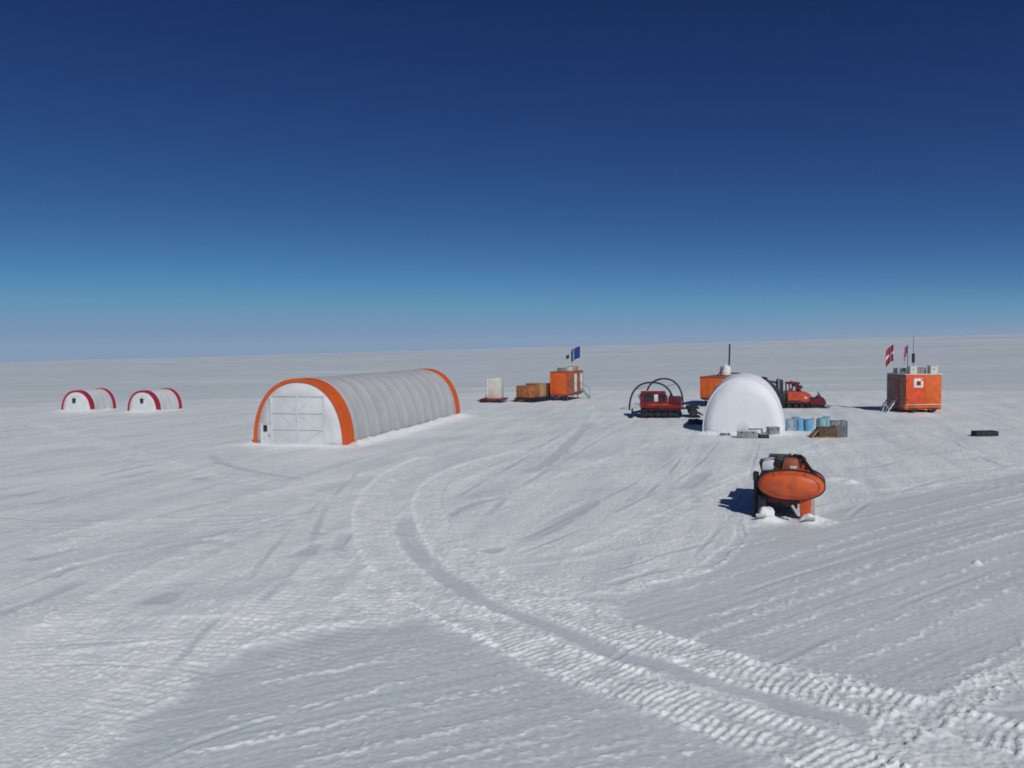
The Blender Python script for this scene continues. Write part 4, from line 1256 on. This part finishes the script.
def tank_sled():
    s = scale_at(790, 520)
    cx, cy = g(789.5, 519.5)
    az = math.atan2(cx, cy)
    rz = -az - R(1.5)
    L = 5.0
    ct, st = math.cos(rz), math.sin(rz)
    ox, oy = cx - (L / 2) * st, cy + (L / 2) * ct
    t = thing('tank_sled', 'orange steel sled with turned up runners carrying the oval tank', 'sled', (ox, oy), rz)
    Z = lambda py: (519.5 - py) * s
    X = lambda px: (px - 790.5) * s
    tz, ta, tb = Z(484.0), 32 * s, 14.6 * s
    # runners
    for xq, ww in ((X(764), .34), (X(810), .34)):
        k = MB()
        pts = [(-L / 2 - .62, .30), (-L / 2 - .4, .15), (-L / 2 - .05, .06), (L / 2 + .1, .06)]
        k.prism(pts + [(a, b - .07) for a, b in pts][::-1], -ww / 2, ww / 2, Matrix.Translation((xq, 0, 0)) @ Matrix.Rotation(PI / 2, 4, 'Z'))
        k.build('runner', 'pale', t)
    for xq, tp, mt in ((X(805.5), 0, 'tank'), (X(764), 0, 'dark')):
        for yy in (-L / 2 + .25, L / 2 - .5):
            m = MB(); m.box((xq, yy, Z(496) / 2 + .05), (.34 if mt == 'tank' else .24, .34, Z(496) - .05), .05, taper=(1.25, 1.2))
            m.build('leg', mt, t)
    m = MB()
    for yy in (-L / 2 + .3, 0, L / 2 - .5): m.box(((X(764) + X(806)) / 2, yy, Z(499)), (X(806) - X(764), .22, .3), .03)
    m.box((0, 0, Z(503)), (.5, L * .9, .25), .03)
    m.build('bolster', 'dark_red', t)
    m = MB(); m.box((X(780), .1, Z(506)), (X(797) - X(762), L * .7, .45), .04); m.build('belly_box', 'dark', t)
    m = MB(); m.tube([(X(793), -L / 2 + .05, Z(505)), (X(797.5), -L / 2 - .25, Z(510))], .05, 8); m.build('drain_pipe', 'pale', t)
    # left upright post with plate
    m = MB(); m.box((X(756.5), -L / 2 + .5, Z(473) / 2), (.12, .14, Z(473)), .02); m.box((X(757), -L / 2 + .5, Z(478)), (.2, .3, .3), .03)
    m.build('side_post', 'dark', t)
    m = MB(); m.box((X(757), .3, Z(492)), (.1, L * .74, .14), .02); m.box((X(757.5), .3, Z(500)), (.05, L * .74, .75), .02); m.build('side_rail', 'dark', t)
    T = Matrix.Translation((ox, oy, t.location.z)) @ Matrix.Rotation(rz, 4, 'Z')
    # oval tank, a thing of its own on the sled
    p = T @ Vector((X(791.5), 0, tz))
    k = thing('fuel_tank', 'long oval orange tank lying on the foreground sled', 'tank', p, rz)
    m = MB(); n = 40
    TL_ = 1.9; yb = -L / 2 + TL_
    prof = [(-L / 2 - .30, .02), (-L / 2 - .295, .2), (-L / 2 - .27, .45), (-L / 2 - .22, .68), (-L / 2 - .13, .87), (-L / 2 - .02, .97), (-L / 2 + .08, 1.0), (yb - .75, 1.0), (yb - .5, .96), (yb - .25, .83), (yb - .08, .6), (yb, .3), (yb + .01, .02)]
    rings = []
    for y, q in prof:
        ring = []
        for i in range(n):
            a = 2 * PI * i / n; c_, s_ = math.cos(a), math.sin(a)
            ring.append((ta * q * math.copysign(abs(c_) ** .9, c_), y, tb * q * math.copysign(abs(s_) ** .92, s_)))
        ring.append(ring[0]); rings.append(ring)
    m.grid(rings); bmesh.ops.remove_doubles(m.bm, verts=m.bm.verts[:], dist=1e-4)
    m.build('shell', 'tank', k)
    for yy in (-L / 2 + .16, yb - .9):
        m = MB(); pts = []
        rows = []
        for i in range(n + 1):
            a = 2 * PI * i / n; c_, s_ = math.cos(a), math.sin(a)
            ex, ez = math.copysign(abs(c_) ** .9, c_), math.copysign(abs(s_) ** .92, s_)
            rows.append([((ta + o_) * ex, yy + d_, (tb + o_) * ez) for d_, o_ in ((-.09, .0), (-.09, .035), (.09, .035), (.09, .0))])
        m.grid(rows).build('strap', 'dark', k)
    z9 = tb
    m = MB(); m.tube([(ta * .86 * math.cos(2 * PI * i / 40), -L / 2 - .165, tb * .86 * math.sin(2 * PI * i / 40)) for i in range(40)], .010, 6, closed=True); m.build('weld_seam', 'tank', k)
    for q in (-.5, .5): MB().box((q, -L / 2 - .10, tb * .78), (.09, .16, .1), .02).build('lifting_lug', 'tank', k)
    m = MB(); m.lathe([(.03, 0), (.34, 0), (.34, .16), (.38, .16), (.38, .24), (.03, .28)], (.05, -1.55, z9 - .06), 20); m.build('manhole', 'dark_red', k)
    m = MB()
    zt = Z(458.5) - tz
    for q in (-.42, .4): m.tube([(q - .1, -1.5, z9 - .05), (q, -1.5, zt - .1), (q + .02, -.9, zt - .1), (q, -.9, z9 - .15)], .045, 8)
    m.build('guard_rail', 'dark_red', k)
    m = MB(); m.box((-.02, -1.75, zt - .24), (.66, .55, .46), .1, taper=(.72, .9)); m.box((-.42, -1.55, zt - .34), (.3, .4, .24), .05); m.box((.42, -1.5, zt - .36), (.26, .5, .22), .05); m.build('pump_box', 'orange_dull', k)
    MB().box((.07, -2.01, zt - .31), (.24, .05, .1), .02).build('pump_highlight', 'pale', k)  # white highlight on the box front, painted as a pale strip
    m = MB(); m.tube([(-.3, -1.2, zt - .06), (0, -1.3, zt + .04), (.32, -1.2, zt - .04)], .07, 8); m.build('pipe', 'steel', k)
    m = MB()
    for j in range(2):
        m.tube([(.16 + .3 * math.cos(2 * PI * i / 20), -1.35 + .06 * j, zt - .12 + .17 * math.sin(2 * PI * i / 20) - .02 * j) for i in range(20)], .035, 6, closed=True)
    m.build('hose_reel', 'black', k)
    # black stay from the top frame down to the right flank
    m = MB(); m.tube([(X(802) - X(791.5), -1.5, zt - .02), (X(810) - X(791.5), -1.9, zt - .36), (X(818) - X(791.5), -2.2, Z(477) - tz), (X(823) - X(791.5), -2.2, Z(486) - tz), (X(819) - X(791.5), -2.2, Z(492.5) - tz)], .055, 8)
    m.build('stay_hose', 'black', k)
    m = MB(); m.tube([(-ta * .98, -2.2, .1), (-ta * .86, -2.2, .42), (-ta * .55, -2.1, zt - .45), (-.3, -1.4, zt - .18)], .05, 8)
    m.build('stay_hose', 'black', k)
    # load lashed on top at the left: grey bundle and dark roll
    p = T @ Vector((X(769.5), -1.35, Z(471.5)))
    b = thing('canvas_bundle', 'pale grey canvas bundle lying on the left of the oval tank', 'bundle', p, rz)
    m = MB(); m.box((0, 0, .14), (.6, 1.1, .40), .17, taper=(.7, .9), ry=R(-14)); m.build('canvas', 'steel' if False else 'seam', b)
    m = MB()
    for yy in (-.32, .3): m.box((0, yy, .14), (.64, .05, .41), .02, ry=R(-14))
    m.build('strap', 'black', b)
    p = T @ Vector((X(779.5), -1.3, Z(465)))
    b = thing('rolled_tarp', 'black rolled tarp on the tank beside the pale canvas bundle', 'roll', p, rz)
    MB().tube([(0, -.6, 0), (0, .6, 0)], .17, 14).build('roll', 'black', b)
    for yy in (-.35, .35): MB().lathe([(.18, -.04), (.185, 0), (.18, .04)], (0, yy, 0), 14, 'Y').build('strap', 'grey', b)
    # the rear of the sled: a dark red crate and a low dark one
    for x, y, d, mt, lab in ((-.25, .45, (1.15, 1.5, .95), 'dark_red', 'dark red crate riding on the sled just behind the oval tank'), (-.2, 1.75, (1.35, .85, .7), 'wood_dark', 'dark wooden crate at the tail of the tank sled')):
        p = T @ Vector((x, y, Z(499) + .155))
        b = thing('crate', lab, 'crate', p, rz)
        MB().box((0, 0, d[2] / 2), d, .02).build('panels', mt, b)
        MB().box((0, 0, d[2] + .02), (d[0] + .05, d[1] + .05, .05), .01).build('lid', mt, b)
        m = MB()
        for q in (-.4, .4): m.box((q * d[0], -d[1] / 2 - .015, d[2] / 2), (.09, .04, d[2] * .97), .006)
        m.build('batten', mt, b)
    # chunks of snow thrown up at the runners
    for px, py, d, lab in ((767.5, 518.5, (.55, .5, .42), 'white snow block heaped on the left runner of the tank sled'), (808, 519.5, (.45, .4, .16), 'low snow lump against the right runner of the tank sled'), (817, 519.6, (.4, .35, .14), 'low snow lump lying just outside the right runner')):
        x, y = g(px, py)
        m = MB(); m.box((0, 0, d[2] / 2), d, .1, taper=(.8, .8))
        bmesh.ops.subdivide_edges(m.bm, edges=m.bm.edges[:], cuts=2, use_grid_fill=True)
        for v in m.bm.verts: v.co += Vector((random.uniform(-1, 1), random.uniform(-1, 1), random.uniform(-1, 1))) * .022
        o = m.build('snow_lump', snow_lump_mat(), None)
        o.location = (x, y + .1, gz(x, y) - .02); o.rotation_euler = (0, 0, rz + .2)
        tag(o, lab, 'snow lump', 'snow lumps at the tank sled')


_sl = []


def snow_lump_mat():
    if not _sl: _sl.append(mat('loose snow', (.82, .83, .86), .6, 0, .05, 5, .03, spec=.2))
    return _sl[0]


# ------------------------------------------------------------------ build
zlo, zhi = ground()
big_tent(); small_tents(); dome_tent()
right_hut(); middle_hut(); hidden_hut()
white_load(); crate_load()
hoops(); red_cat(); orange_cat()
drums(); goods(); tank_sled()

# ------------------------------------------------------------------ air
HAZE = 1.6e-4
if HAZE:
    bm = bmesh.new(); bmesh.ops.create_cube(bm, size=1)
    z0, z1 = zlo - 1, max(zhi, HC + 8) + 2
    for v in bm.verts: v.co = Vector((v.co.x * 10200, v.co.y * 10200, z0 + (v.co.z + .5) * (z1 - z0)))
    me = bpy.data.meshes.new('haze'); bm.to_mesh(me); bm.free()
    m = bpy.data.materials.new('haze'); m.use_nodes = True
    t = m.node_tree; t.nodes.remove(t.nodes['Principled BSDF'])
    pv = t.nodes.new('ShaderNodeVolumePrincipled'); pv.inputs['Density'].default_value = HAZE; pv.inputs['Color'].default_value = (.70, .80, .95, 1)
    t.links.new(pv.outputs[0], t.nodes['Material Output'].inputs['Volume'])
    me.materials.append(m)
    o = bpy.data.objects.new('haze', me); C.objects.link(o); o['kind'] = 'stuff'

# ------------------------------------------------------------------ light
EL = R(39)
to_sun = Vector((.43, -.90, 0)).normalized()
AZ = math.atan2(to_sun.x, to_sun.y)
w = bpy.data.worlds.new('World'); SC.world = w; w.use_nodes = True
t = w.node_tree; bg = t.nodes['Background']
sk = t.nodes.new('ShaderNodeTexSky'); sk.sky_type = 'NISHITA'; sk.sun_disc = False
sk.sun_elevation = EL; sk.sun_rotation = AZ; sk.altitude = 9000; sk.air_density = 1; sk.dust_density = 0; sk.ozone_density = 8.0
STR = .09
bg.inputs['Strength'].default_value = STR
# the thin dry air of the plateau: a steeper, deeper blue than the sea level model gives
sp = t.nodes.new('ShaderNodeSeparateColor'); cb = t.nodes.new('ShaderNodeCombineColor')
t.links.new(sk.outputs[0], sp.inputs[0])
for ch, p_, k_, top_ in ((0, 1.95, 6.0, .150), (1, 1.62, 2.1, .282), (2, 1.08, .73, .45)):
    a = t.nodes.new('ShaderNodeMath'); a.operation = 'MULTIPLY'; a.inputs[1].default_value = STR
    b = t.nodes.new('ShaderNodeMath'); b.operation = 'POWER'; b.inputs[1].default_value = p_
    c = t.nodes.new('ShaderNodeMath'); c.operation = 'MULTIPLY'; c.inputs[1].default_value = k_ / STR
    e = t.nodes.new('ShaderNodeMath'); e.operation = 'SMOOTH_MIN'; e.inputs[1].default_value = top_ / STR; e.inputs[2].default_value = .16 / STR
    t.links.new(sp.outputs[ch], a.inputs[0]); t.links.new(a.outputs[0], b.inputs[0]); t.links.new(b.outputs[0], c.inputs[0]); t.links.new(c.outputs[0], e.inputs[0]); t.links.new(e.outputs[0], cb.inputs[ch])
t.links.new(cb.outputs[0], bg.inputs['Color'])
sl = bpy.data.lights.new('sun', 'SUN'); sl.energy = 2.95; sl.angle = R(.53); sl.color = (1, .985, .93)
so = bpy.data.objects.new('sun', sl); C.objects.link(so)
d = Vector((to_sun.x * math.cos(EL), to_sun.y * math.cos(EL), math.sin(EL)))
so.rotation_euler = d.to_track_quat('Z', 'Y').to_euler(); so.location = (20, -20, 40)

vs = SC.view_settings
vs.view_transform = 'Standard'; vs.look = 'None'; vs.exposure = 0; vs.gamma = 1; vs.use_curve_mapping = False
SC.render.engine = 'CYCLES'
SC.cycles.volume_bounces = 1
SC.cycles.pixel_filter_type = 'BLACKMAN_HARRIS'; SC.cycles.filter_width = 1.75
